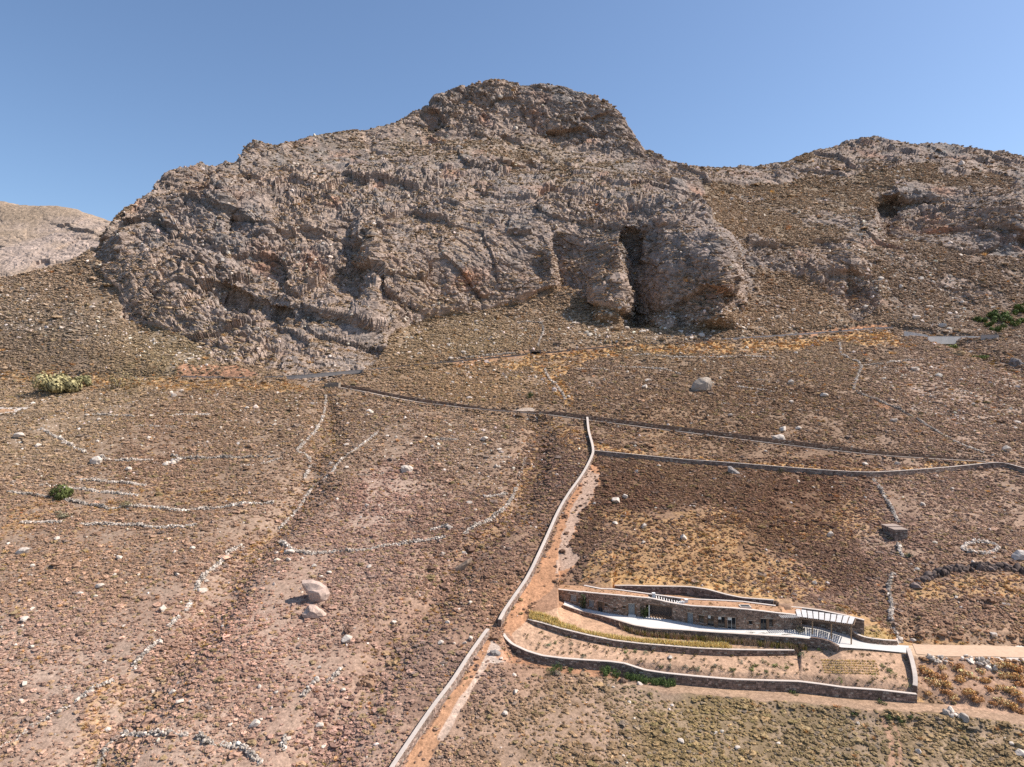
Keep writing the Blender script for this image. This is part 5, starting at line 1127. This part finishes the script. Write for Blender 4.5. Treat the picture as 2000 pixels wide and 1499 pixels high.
DW = [
 ([(636,775),(633,810),(620,838),(603,858),(580,882)], "pale dry stone wall running down to the fork left of the shallow gully", .9),
 ([(582,884),(600,892),(606,908),(600,925),(594,938)], "short curved dry stone wall bending below the wall fork", .8),
 ([(580,884),(520,905),(470,912)], "faint dry stone wall leading left from the wall fork", .4),
 ([(736,848),(700,875),(662,903),(648,925),(610,955),(590,985),(575,1005),(545,1035)], "thin diagonal line of pale stones right of the left gully", .5),
 ([(80,838),(100,850),(130,866),(150,878),(168,886)], "dry stone wall slanting down towards the large boulder at left", .8),
 ([(196,893),(212,900),(250,901),(300,899)], "left half of the long dry stone terrace wall beside the large boulder", .9),
 ([(335,892),(365,898),(420,896),(470,896),(535,894)], "dark high stretch of dry stone terrace wall ending near the gully", 1.2),
 ([(15,962),(60,967),(90,972)], "short dry stone wall left of the dark green bush", .7),
 ([(125,978),(165,985),(200,992),(214,997)], "dry stone wall right of the dark green bush, ending at a corner", .9),
 ([(218,995),(250,991),(300,992),(355,999),(430,993),(480,986),(535,985)], "long dry stone terrace wall curving up to the left gully", .8),
 ([(40,1022),(80,1021),(120,1022)], "short dry stone terrace line, lowest at the left edge", .5),
 ([(155,1026),(230,1026),(290,1030),(330,1033),(385,1026)], "lowest long dry stone terrace wall of the left slope", .9),
 ([(115,952),(160,957),(200,962),(270,969)], "thin dry stone line above the wall with the green bush", .5),
 ([(20,942),(60,947),(110,950)], "faint dry stone line near the left edge above the green bush wall", .4),
 ([(148,937),(200,941),(245,945),(285,950)], "short pale dry stone terrace above the straw-coloured patch", .7),
 ([(180,811),(215,812),(262,815)], "short dark dry stone wall near the top of the left terraces", .6),
 ([(332,814),(360,811),(410,812)], "low dry stone row below the middle of the upper left field", .5),
 ([(270,833),(330,834),(350,836)], "broken row of stones across the upper left field", .35),
 ([(375,775),(420,772),(425,776)], "tiny dry stone row below the road at left", .4),
 ([(232,795),(255,788),(278,782)], "upper short slanting row of stones left of the white boulder", .4),
 ([(206,778),(240,770),(270,766)], "topmost slanting row of stones below the sparse shrub", .4),
 ([(545,1058),(575,1076),(600,1083),(640,1080),(690,1078),(740,1072)], "ragged left part of the dry stone terrace below the central slope", .7),
 ([(745,1068),(790,1064),(830,1057),(870,1053)], "thick pale right part of the dry stone terrace below the central slope", .9),
 ([(903,1046),(930,1030),(960,1014),(985,995),(1000,975),(1008,955)], "heap-like dry stone wall along the right gully", .9),
 ([(1010,950),(1015,930),(1022,905),(1032,885)], "thin stone line climbing along the right gully", .45),
 ([(840,1037),(870,1030),(880,1035)], "small heap of stones just above the thick pale terrace", .7),
 ([(945,972),(965,970),(990,965)], "short row of stones left of the right gully", .5),
 ([(840,858),(862,860),(895,860)], "small dark dry stone step in the central field", .6),
 ([(700,928),(725,928),(750,926)], "thin stone row left of the dark square boulder", .3),
 ([(958,895),(985,894),(1000,896)], "short stone row near the right gully's top", .45),
 ([(-10,1468),(60,1425),(120,1388),(150,1370)], "straight thin line of pale stones at the bottom left corner", .45),
 ([(150,1370),(180,1350),(200,1340),(223,1330)], "upper broader end of the bottom left stone line", .65),
 ([(258,1312),(268,1295),(280,1283),(300,1262),(315,1250)], "dry stone wall climbing the left gully, lowest stretch", .9),
 ([(330,1225),(345,1210),(352,1205)], "short heap of stones in the left gully", .6),
 ([(362,1195),(372,1180),(375,1172)], "small vertical run of stones in the left gully", .6),
 ([(382,1155),(395,1132),(415,1112),(432,1100),(437,1094)], "dry stone wall beside the white boulders in the left gully", .8),
 ([(440,1086),(455,1075),(475,1068)], "highest stretch of stones in the left gully", .6),
 ([(188,1510),(210,1462),(228,1446)], "dark edge of stones dropping out of the picture at lower left", .6),
 ([(235,1440),(255,1436),(290,1437),(330,1434),(368,1437)], "long low dry stone row near the bottom edge at left", .75),
 ([(385,1440),(405,1450),(420,1457)], "short dark stretch of stones in the bottom dry wall", .8),
 ([(432,1456),(470,1460),(488,1475),(510,1492)], "right end of the bottom dry stone wall turning downhill", .8),
 ([(553,1468),(555,1450),(562,1440)], "small pile of pale stones at the bottom centre-left", .6),
 ([(590,1362),(605,1345),(622,1330)], "stones lining the lower right gully, lower stretch", .6),
 ([(640,1335),(658,1318),(668,1310)], "stones lining the lower right gully, upper stretch", .6),
 ([(1706,938),(1718,955),(1728,972),(1738,990),(1746,1005),(1754,1022)], "grey dry stone wall running down to the small stone hut", .95),
 ([(1754,1066),(1758,1078),(1763,1090)], "short dry stone wall just below the small stone hut", .9),
 ([(1744,1122),(1737,1140),(1735,1160)], "dry stone wall below the dark rock, upper stretch right of the house", .9),
 ([(1736,1165),(1741,1180),(1740,1200),(1739,1215)], "pale dry stone wall right of the carport", 1.0),
 ([(1744,1228),(1750,1240),(1756,1250),(1760,1256)], "tumbled end of dry stone wall at the driveway entrance", .8),
 ([(1640,670),(1641,682),(1642,692)], "short pale dry stone wall below the road sign", .8),
 ([(1644,693),(1660,702),(1675,708),(1682,714)], "slanting dry stone wall leading to the wall junction at right", .8),
 ([(1684,716),(1678,730),(1672,745),(1667,762)], "rough dry stone wall dropping from the wall junction", .9),
 ([(1672,768),(1700,778),(1725,788),(1760,803),(1800,826),(1830,845),(1860,860)], "long dark diagonal dry stone wall on the right slope", .9),
 ([(1862,862),(1890,874),(1922,886)], "lower faint end of the diagonal dry stone wall", .5),
 ([(1688,714),(1720,712),(1760,706),(1805,704)], "dry stone wall heading right from the wall junction", .7),
 ([(1235,696),(1270,694),(1310,698),(1400,699),(1460,697),(1525,700)], "long row of stones below the straw strip by the road", .6),
 ([(1125,722),(1170,722),(1200,727)], "left stone row of the field above the track", .5),
 ([(1200,719),(1235,719),(1300,723),(1328,733)], "right stone row of the field above the track", .6),
 ([(1064,722),(1072,740),(1085,752)], "tumbled dry stone wall beside the straw-coloured path, upper part", .8),
 ([(1088,756),(1098,770),(1104,782)], "tumbled dry stone wall beside the straw-coloured path, lower part", .8),
 ([(1440,757),(1475,761),(1515,767)], "pale row of stones right of the huge boulder", .5),
 ([(1470,743),(1500,744),(1540,746)], "thin stone row above the pale one, right of the huge boulder", .4),
 ([(1455,780),(1485,778),(1503,780)], "short pale stone row below the huge boulder's right", .4),
 ([(1408,790),(1460,791),(1520,801)], "long faint stone row below the huge boulder", .35),
 ([(1430,728),(1510,728),(1590,728)], "thin stone row across the field above the huge boulder", .35),
 ([(1540,770),(1570,772)], "short stone row left of the small white boulder", .4),
 ([(1560,803),(1600,803)], "low stone row in the dark field at right", .35),
 ([(1010,632),(1035,630),(1058,634),(1062,650)], "dark dry stone wall corner above the road at centre", 1.0),
 ([(1062,650),(1055,665),(1050,678)], "pale dry stone wall descending to the culvert", .9),
 ([(1010,690),(900,700),(860,706)], "dark line of stones along the roadside bank", .5),
 ([(1810,766),(1850,768),(1890,764)], "broken stone rows on the right slope", .35)]
for pts, lab, h in DW:
    dk = "dark" in lab
    dry_wall(pts, lab, h=h, size=.2 if h < .5 else .26, per_m=9 if h < .5 else 20, tone=.55 if dk else .76, jit=.35 if h < .5 else .1, gap=.5 if h < .5 else .1)
# round stone enclosure on the right slope
ring = [(1915+35*math.cos(g), 1072+11*math.sin(g)) for g in np.linspace(0, 2*math.pi, 15)]
dry_wall(ring, "oval ring of low stone wall on the right slope", .9, .6, .26, 16, name="stone_enclosure")
# dark rocky bank on the right
def rock_heap(name, pxpts, label, size, per_m, col, cat, hgt=1.0, wd=1.6):
    w = resample(hits(smooth_px(pxpts, 4)), .6); p, t, nrm, s = path_arrays(w); mid = p[len(p)//2]; e = empty(name, W(mid), label, cat); r = random.Random(int(pxpts[0][0])); a = Acc()
    for q in range(int(s[-1]*per_m)):
        x = r.uniform(0, s[-1]); lat = r.uniform(-.5, .5)*wd; n_ = [np.interp(x, s, nrm[:, k]) for k in (0, 1)]; px, py = np.interp(x, s, p[:, 0])+n_[0]*lat, np.interp(x, s, p[:, 1])+n_[1]*lat
        v, f = RB[r.randrange(len(RB))]; sc_ = size*math.exp(r.gauss(0, .4)); an = r.uniform(0, 6.28); c_, s_ = math.cos(an), math.sin(an); V = v*sc_*np.array([1, 1, 1.2]); V = np.stack([V[:, 0]*c_-V[:, 1]*s_, V[:, 0]*s_+V[:, 1]*c_, V[:, 2]], 1)
        a.add(V+np.array([px, py, gz(px, py)+r.uniform(-.2, .35)*hgt])-mid, f, col*math.exp(r.gauss(0, .25)))
    o = a.build("rocks", M_STONE, e); o["kind"] = "stuff"; return e
RB = [rock_shape(q+260, 2, 8, .9, .18) for q in range(6)]
rock_heap("rock_bank", [(1790,1135),(1815,1128),(1830,1122)], "dark rocky step, left end, below the agave", .45, 6, srgb(124,108,100)*.7, "rocks")
rock_heap("rock_bank", [(1830,1120),(1870,1114),(1920,1112),(1960,1112),(2010,1122),(2060,1130)], "long dark rocky bank crossing the slope at the right edge", .55, 7, srgb(118,102,94)*.7, "rocks", 1.6)
rock_heap("rock_bank", [(1768,1145),(1785,1148),(1795,1140)], "small dark rock cluster beside the dry stone wall right of the house", .5, 3, srgb(124,108,100)*.75, "rocks")
rock_heap("stone_rubble", [(1815,1288),(1835,1286),(1850,1290)], "pale rubble under the driveway edge, nearest the garden", .3, 7, PALE*.9, "rubble")
rock_heap("stone_rubble", [(1880,1285),(1905,1292),(1935,1302),(1945,1306)], "pale rubble tipped down the cut slope at right", .3, 7, PALE, "rubble")
rock_heap("stone_rubble", [(1750,1250),(1756,1256),(1762,1258)], "pile of pale rocks at the end of the curved entrance wall", .45, 6, PALE, "rubble")
rock_heap("rock_outcrop", [(1845,1395),(1862,1398),(1885,1402)], "pale bedrock outcrop below the dirt lane at bottom right", .32, 5, PALE*.95, "rocks")
rock_heap("rock_outcrop", [(705,1345),(718,1335),(730,1322)], "brown outcrop in the lower gully left of the descending wall", .45, 5, srgb(170,136,110)*.8, "rocks")
rock_heap("rock_outcrop", [(326,910),(340,905),(352,900)], "jagged pale outcrop under the dry stone terrace at left", .6, 5, PALE, "rocks")
rock_heap("rock_outcrop", [(1975,705),(1990,712),(2010,722)], "grey rocks in the ravine at the right edge below the road", 1.0, 2.5, srgb(150,140,134)*.8, "rocks")

# ------------------------------------------------------------------ boulders
BMESH = []
for q in range(14):
    v, f = rock_shape(q+400, 3, 9, .8, .16); c = np.ones((len(v), 3))*PALE*(1+.25*fbm(v[:, 0]*3+q, v[:, 1]*3, v[:, 2]*3, 1, 3, q))[:, None]; BMESH.append(mesh_np("boulder", v, f, 3, np.clip(c, .02, .9), False, M_STONE))
DMESH = []
for q in range(3):
    v, f = rock_shape(q+430, 3, 9, .8, .16); c = np.ones((len(v), 3))*srgb(150,132,118)*.75; DMESH.append(mesh_np("boulder", v, f, 3, c, False, M_STONE))
def boulder(px, py, size, label, meshes=BMESH, k=None, sc=(1, 1, 1), rz=None, group=None, cat="boulder"):
    p = hit(px, py+size*.25); r = size*p[1]/FP*.56; k = int(px*13+py*7) if k is None else k
    o = bpy.data.objects.new("boulder", meshes[k % len(meshes)]); C.objects.link(o); o.location = (p[0], p[1], p[2]+CZ+r*.28*sc[2]); o.scale = (r*sc[0], r*sc[1], r*sc[2]); o.rotation_euler = (0, 0, (k*.77) % 6.28 if rz is None else rz)
    tag(o, label, cat, group, "thing"); return o
def custom_rock(px, py, width, prof, depth, label, col=PALE, seed=1):
    """large boulder from an outline (metres across, metres up) given thickness front to back"""
    p = hit(px, py); sc_ = width*p[1]/FP; bm = bmesh.new(); n = len(prof); r = random.Random(seed)
    lay = [(-.5, .45), (-.3, .85), (0, 1.0), (.28, .8), (.5, .4)]; V = []
    cx = sum(q[0] for q in prof)/n; cy = sum(q[1] for q in prof)/n
    for dy, k in lay: V.append([bm.verts.new(((cx+(a-cx)*k+r.uniform(-.02, .02))*sc_, (dy*depth+r.uniform(-.03, .03))*sc_, (max(-.25, cy*.6+(b-cy*.6)*k))*sc_)) for a, b in prof])
    for i in range(len(lay)-1):
        for j in range(n): bm.faces.new((V[i][j], V[i][(j+1) % n], V[i+1][(j+1) % n], V[i+1][j]))
    bm.faces.new(V[0][::-1]); bm.faces.new(V[-1]); bmesh.ops.triangulate(bm, faces=bm.faces[:])
    bmesh.ops.subdivide_edges(bm, edges=bm.edges[:], cuts=2, use_grid_fill=True); bmesh.ops.recalc_face_normals(bm, faces=bm.faces[:])
    co = np.array([q.co for q in bm.verts]); no = np.array([q.normal for q in bm.verts]); d_ = fbm(co[:, 0], co[:, 1], co[:, 2], sc_*.3, 3, seed)*.07*sc_
    for q, g in zip(bm.verts, co+no*d_[:, None]): q.co = g
    me = bpy.data.meshes.new("boulder"); bm.to_mesh(me); bm.free(); at_ = me.attributes.new("tint", 'FLOAT_COLOR', 'POINT'); c4 = np.ones((len(me.vertices), 4), np.float32)
    c4[:, :3] = np.clip(col*(1+.35*fbm(co[:, 0], co[:, 1], co[:, 2], sc_*.2, 3, seed+3))[:, None], .02, .9); at_.data.foreach_set("color", c4.ravel()); me.materials.append(M_STONE)
    o = bpy.data.objects.new("boulder", me); C.objects.link(o); o.location = W(p); tag(o, label, "boulder", None, "thing"); return o
custom_rock(617, 1170, 50, [(-.55,.72),(-.5,.45),(-.28,.2),(-.2,-.2),(.3,-.2),(.5,-.05),(.52,.2),(.42,.5),(.2,.66),(-.15,.75)], .6, "largest pale boulder, wedge-shaped with an overhanging left tip, on the open slope", srgb(206,180,164)*.82, 3)
custom_rock(613, 1202, 42, [(-.55,.1),(-.5,-.15),(.5,-.2),(.6,.0),(.4,.25),(.05,.45),(-.2,.5),(-.3,.3)], .6, "second large boulder lying just below the wedge-shaped one", srgb(206,178,160)*.82, 5)
custom_rock(1370, 762, 38, [(-.55,.05),(-.45,-.2),(.4,-.2),(.55,.2),(.5,.6),(.25,.68),(-.1,.62),(-.38,.35)], .7, "huge grey boulder alone in the field above the track", srgb(182,166,150)*.8, 7)
custom_rock(904, 1112, 36, [(-.5,-.2),(.1,-.1),(.5,.4),(.52,.62),(.3,.6),(-.1,.3),(-.45,.05)], .45, "long leaning brown slab in the right gully", srgb(176,150,128)*.8, 9)
custom_rock(1522, 862, 24, [(-.5,.4),(-.5,.0),(-.2,-.25),(.4,-.25),(.5,.1),(.35,.45),(0,.55)], .7, "rough pale boulder standing right above the track wall", PALE, 11)
custom_rock(1432, 926, 22, [(-.5,.62),(-.45,.2),(-.2,-.2),(.5,-.2),(.6,.0),(.2,.35),(-.2,.66)], .4, "pointed grey slab boulder leaning against the thin field wall", srgb(170,160,152)*.8, 13)
custom_rock(188, 905, 24, [(-.5,.2),(-.4,-.2),(.45,-.2),(.5,.3),(.2,.6),(-.2,.5)], .7, "large pale boulder at the left start of the dry stone terrace wall", PALE, 15)
custom_rock(968, 1277, 20, [(-.6,.3),(-.5,-.1),(.1,-.25),(.6,-.2),(.5,.1),(0,.4)], .7, "grey boulder in the pale patch at the garden wall corner", srgb(160,150,142)*.8, 17)
custom_rock(1990, 1092, 28, [(-.6,-.1),(.5,-.2),(.6,.2),(.3,.6),(-.1,.6),(-.45,.3)], .7, "big pale boulder at the right picture edge near the stone ring", srgb(206,194,184)*.82, 19)
custom_rock(795, 921, 24, [(-.5,.4),(-.5,-.2),(.45,-.2),(.5,.2),(.2,.45),(-.2,.5)], .6, "dark-sided square boulder in the central field", PALE, 21)
custom_rock(45, 1080, 30, [(-.5,.0),(-.3,-.2),(.3,-.15),(.55,.3),(.2,.35),(-.2,.3)], .5, "wide pale boulder below the lowest terrace at the left edge", PALE, 23)
custom_rock(1215, 1334, 18, [(-.5,.1),(-.3,-.2),(.4,-.2),(.5,.2),(.1,.55),(-.2,.45)], .6, "dark brown rock beside the footpath below the garden wall", srgb(120,98,84)*.8, 25)
BL = [(340,772,14),(356,763,9),(296,812,9),(290,856,11),(481,797,9),(505,826,6),(536,829,8),(431,835,8),(365,826,7),(250,916,13),(268,933,7),(40,850,18),(73,871,14),(192,820,9),(170,811,8),(122,866,8),(113,1052,12),(235,1088,13),(345,1121,12),(341,1078,10),(376,1071,12),(196,1143,17),(318,1188,18),(58,1124,10),(64,1105,9),(47,1209,16),(44,1222,9),(243,1223,8),(313,1254,13),(60,1263,11),(48,1334,15),(41,1368,10),(209,1425,14),(350,1370,17),(336,1352,14),(372,1370,9),(298,1350,11),(395,1152,17),(402,1136,11),(410,1095,0),(507,1341,11),(530,1383,8),(539,1352,8),(497,1413,21),(508,1405,10),(450,1415,8),(625,1303,9),(680,1246,20),(770,1215,11),(672,1347,12),(625,1416,14),(606,1462,10),(632,1458,12),(722,1107,11),(612,1106,12),(643,1118,11),(566,1077,18),(562,1092,14),(540,1080,10),(590,1090,9),(645,1090,0),(865,1081,11),(906,1079,9),(715,988,10),(945,857,17),(947,868,8),(968,910,11),(975,878,9),(916,981,11),(930,996,7),(677,869,9),(678,913,12),(645,906,10),(845,872,8),(918,1177,9),(898,1190,9),(874,1215,10),(862,1254,11),(918,1247,12),(907,1256,8),(1007,1350,12),(985,1393,12),(1203,976,20),(1219,970,13),(1202,1022,11),(1258,1027,15),(1256,1060,9),(1335,1050,17),(1243,921,10),(1287,910,8),(1266,743,13),(1259,755,16),(1543,747,15),(1608,772,14),(1545,785,9),(1530,838,18),(1560,836,13),(1428,811,11),(1622,1043,17),(1592,1138,11),(1868,1166,9),(1900,1098,10),(1940,1238,13),(1783,1251,10),(1689,906,11),(1751,906,11),(1746,821,13),(1786,720,15),(1803,985,13),(1963,877,18),(1988,825,11),(1575,893,0),(1308,1284,13),(1250,1335,10),(979,1286,8),(1795,1467,13),(1975,1452,10),(1996,1470,18),(1676,1412,9),(1397,1432,9),(1140,1357,0),(1330,1447,12),(1440,1460,10),(1520,1452,9),(1005,1318,8),(1230,1372,8),(1690,1030,0),(1560,940,9),(1590,952,8),(1690,972,8),(1830,930,9),(1860,955,8),(1960,1180,8),(1560,1130,7),(2010,1010,8),(1395,935,8),(1460,905,0),(1110,775,9),(1180,742,8),(1330,690,8),(1375,705,7),(1500,688,10),(1555,690,9),(1635,700,0),(1820,775,9),(1900,790,9),(1950,810,8),(1330,648,12),(1370,655,14),(1392,648,12),(1350,660,9),(1255,648,11),(1290,652,9),(1225,640,9),(930,645,10),(960,660,9),(1120,632,10),(1150,640,9),(1450,640,10),(1480,625,12),(1520,618,10),(1550,605,12),(1600,612,10),(880,700,9),(905,688,10),(820,690,9),(845,676,8),(390,680,11),(410,690,9),(350,690,8),(300,665,8),(180,600,9),(215,592,10),(120,640,8),(60,625,8),(1790,620,14),(1815,600,12),(1840,635,15),(1870,618,12),(1880,590,11),(1760,560,14),(1800,545,13),(1850,560,10),(1720,545,14),(1690,600,12),(1890,648,0),(1940,600,9)]
LMK = [(617,1150,"the wedge-shaped boulder"),(1370,748,"the huge grey boulder"),(904,1100,"the leaning slab"),(188,895,"the terrace wall boulder"),(112,965,"the dark green bush"),(590,890,"the dry wall fork"),(1760,1040,"the stone hut"),(1915,1072,"the stone ring"),(1160,890,"the boundary wall junction"),(980,1240,"the garden wall's left corner"),(1640,750,"the right wall junction"),(1045,685,"the culvert"),(450,1330,"the lower left slope's middle"),(110,1300,"the bottom left field's middle"),(1400,1440,"the olive scrub at the bottom"),(1860,1398,"the pale outcrop by the lane"),(1300,1000,"the dark scrub above the house"),(1600,1180,"the carport"),(800,914,"the square boulder"),(330,800,"the upper left field's middle"),(1940,630,"the green thicket"),(1400,600,"the foot of the big cliff"),(250,640,"the mountain's left foot"),(1750,850,"the long diagonal wall"),(720,1330,"the brown outcrop in the gully"),(1900,1000,"the open slope over the stone ring")]
used = {}
for x, y, s_ in BL:
    if s_ <= 0: continue
    lx, ly, lt = min(LMK, key=lambda q: (q[0]-x)**2+1.6*(q[1]-y)**2)
    dx, dy = x-lx, y-ly; di = ("left of" if dx < 0 else "right of") if abs(dx) > 1.3*abs(dy) else ("above" if dy < 0 else "below")
    used.setdefault((lt, di), []).append((abs(dx)+abs(dy), x, y, s_))
ORD = ["nearest", "second nearest", "third nearest", "fourth nearest", "fifth nearest", "sixth nearest", "seventh nearest", "eighth nearest", "ninth nearest", "tenth nearest", "eleventh nearest", "twelfth nearest"]
for (lt, di), L_ in used.items():
    L_.sort()
    for q, (_, x, y, s_) in enumerate(L_):
        wd_ = "large" if s_ >= 16 else "medium" if s_ >= 11 else "small"
        boulder(x, y, s_, f"{wd_} pale boulder {di} {lt}"+(f", {ORD[min(q, 11)]}" if len(L_) > 1 else ""), group="boulders scattered over the hillside")

# ------------------------------------------------------------------ stone hut, tank, culvert, poles, sign
p = hit(1760, 1056); e = empty("stone_hut", W(p), "small flat-roofed stone hut on the dry wall right of the house", "hut")
def hutbox(w_, d_, h_, off, slab_):
    x0, y0 = off; pl = [(x0-w_/2, y0, -.6, h_), (x0+w_/2, y0, -.6, h_), (x0+w_/2, y0+d_, -.6, h_), (x0-w_/2, y0+d_, -.6, h_), (x0-w_/2, y0, -.6, h_)]
    a = Acc(); a.box((x0-w_/2, y0, -.6), (w_, 0, 0), (0, d_, 0), (0, 0, h_+.6), SC_GREY*.9); c_ = a.build("wall", M_STONE, e); st = Acc()
    for i in range(4):
        q = np.array([pl[i], pl[i+1]]); pp, tt_, nn2, ss_ = path_arrays(resample(q, .5)); face_stones(st, pp, nn2, ss_, pp[:, 2], pp[:, 3], 0, 1, .3, .3, .7, mixb=.25, k=1.1)
    o = st.build("face_stones", M_STONE, c_); o["kind"] = "stuff"
    a = Acc(); a.box((x0-w_/2-.15, y0-.15, h_+.004), (w_+.3, 0, 0), (0, d_+.3, 0), (0, 0, .2), srgb(178,158,144)*.8); r_ = a.build("roof", M_CONC, e)
hutbox(3.0, 2.6, 2.3, (0, 0), 0); hutbox(3.2, 2.4, 2.5, (-.15, 2.75), 0)
p = hit(650, 758); e = empty("concrete_tank", W(p), "small roofless concrete tank at the left end of the narrow track", "tank"); a = Acc()
a.box((-3.2, 0, -.5), (5.4, 0, 0), (0, .3, 0), (0, 0, 1.9), srgb(150,136,122)*.75); a.box((-3.2, .303, -.5), (.3, 0, 0), (0, 3.4, 0), (0, 0, 2.2), srgb(160,146,132)*.75); a.box((1.9, .303, -.5), (.3, 0, 0), (0, 3.4, 0), (0, 0, 2.4), srgb(160,146,132)*.75); a.build("wall", M_CONC, e)
a = Acc(); a.box((-2.898, 3.4, -.5), (4.79, 0, 0), (0, .3, 0), (0, 0, 2.5), srgb(166,150,134)*.75); a.build("back_wall", M_CONC, e)
p = hit(645, 774); e = empty("stone_slab", W(p), "flat dark stone slab below the concrete tank", "slab"); a = Acc(); a.box((-2.4, -.6, -.4), (4.8, .4, 0), (0, 1.6, 0), (0, 0, .9), srgb(140,124,112)*.75); a.build("slab_block", M_STONE, e)
p = hit(1046, 694); e = empty("road_culvert", W(p), "dark concrete culvert mouth under the road at centre", "culvert"); a = Acc()
a.box((-2.4, 0, -.6), (.5, 0, 0), (0, 1.6, 0), (0, 0, 2.2), srgb(130,122,116)*.7); a.box((1.9, 0, -.6), (.5, 0, 0), (0, 1.6, 0), (0, 0, 2.2), srgb(130,122,116)*.7); a.box((-2.5, -.05, 1.604), (5.0, 0, 0), (0, 1.7, 0), (0, 0, .35), srgb(150,142,136)*.75); a.build("headwall", M_CONC, e)
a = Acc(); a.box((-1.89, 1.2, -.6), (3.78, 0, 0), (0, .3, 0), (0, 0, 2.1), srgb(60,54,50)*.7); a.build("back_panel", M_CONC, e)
def pole(px, py, hm, label, arm=True, lamp=False):
    p = hit(px, py); e = empty("utility_pole" if not lamp else "lamp_post", W(p), label, "pole"); a = Acc(); n = 8; V = []
    for z, r_ in ((-.8, .2), (hm, .13)): V += [(math.cos(g)*r_, math.sin(g)*r_, z) for g in np.linspace(0, 2*math.pi, n, endpoint=False)]
    a.add(V, [(i, (i+1) % n, n+(i+1) % n, n+i) for i in range(n)]+[tuple(range(n, 2*n))], srgb(96,80,68)*.7); a.build("post", M_WOOD, e)
    if arm:
        a = Acc(); a.box((-1.1, -.22, hm-.6), (2.2, 0, 0), (0, .1, 0), (0, 0, .14), srgb(90,78,70)*.7); c_ = a.build("crossarm", M_WOOD, e)
        for x in (-.95, 0, .95): a = Acc(); a.box((x-.06, -.22, hm-.455), (.12, 0, 0), (0, .1, 0), (0, 0, .22), srgb(170,166,160)*.7); a.build("insulator", M_CONC, c_)
    if lamp: a = Acc(); a.box((-.5, -.3, hm+.004), (1.0, 0, 0), (0, .5, 0), (0, 0, .9), srgb(200,194,186)*.8); a.build("lamp_head", M_CONC, e)
pole(1092, 690, 9.5, "tall dark wooden utility pole beside the road at centre")
pole(1204, 684, 3.4, "short post with pale box on top, right of the tall pole", False, True)
p = hit(1641, 652); e = empty("road_sign", W(p), "small dark two-legged sign at the roadside above the right wall", "sign"); a = Acc(); a.box((-.7, 0, -.4), (.15, 0, 0), (0, .15, 0), (0, 0, 2.6), srgb(90,84,80)*.6); a.build("leg", M_WOOD, e); a = Acc(); a.box((.55, 0, -.4), (.15, 0, 0), (0, .15, 0), (0, 0, 2.6), srgb(90,84,80)*.6); a.build("leg", M_WOOD, e); a = Acc(); a.box((-.8, -.06, 1.3), (1.6, 0, 0), (0, .055, 0), (0, 0, .8), srgb(120,110,104)*.6); a.build("panel", M_WOOD, e)
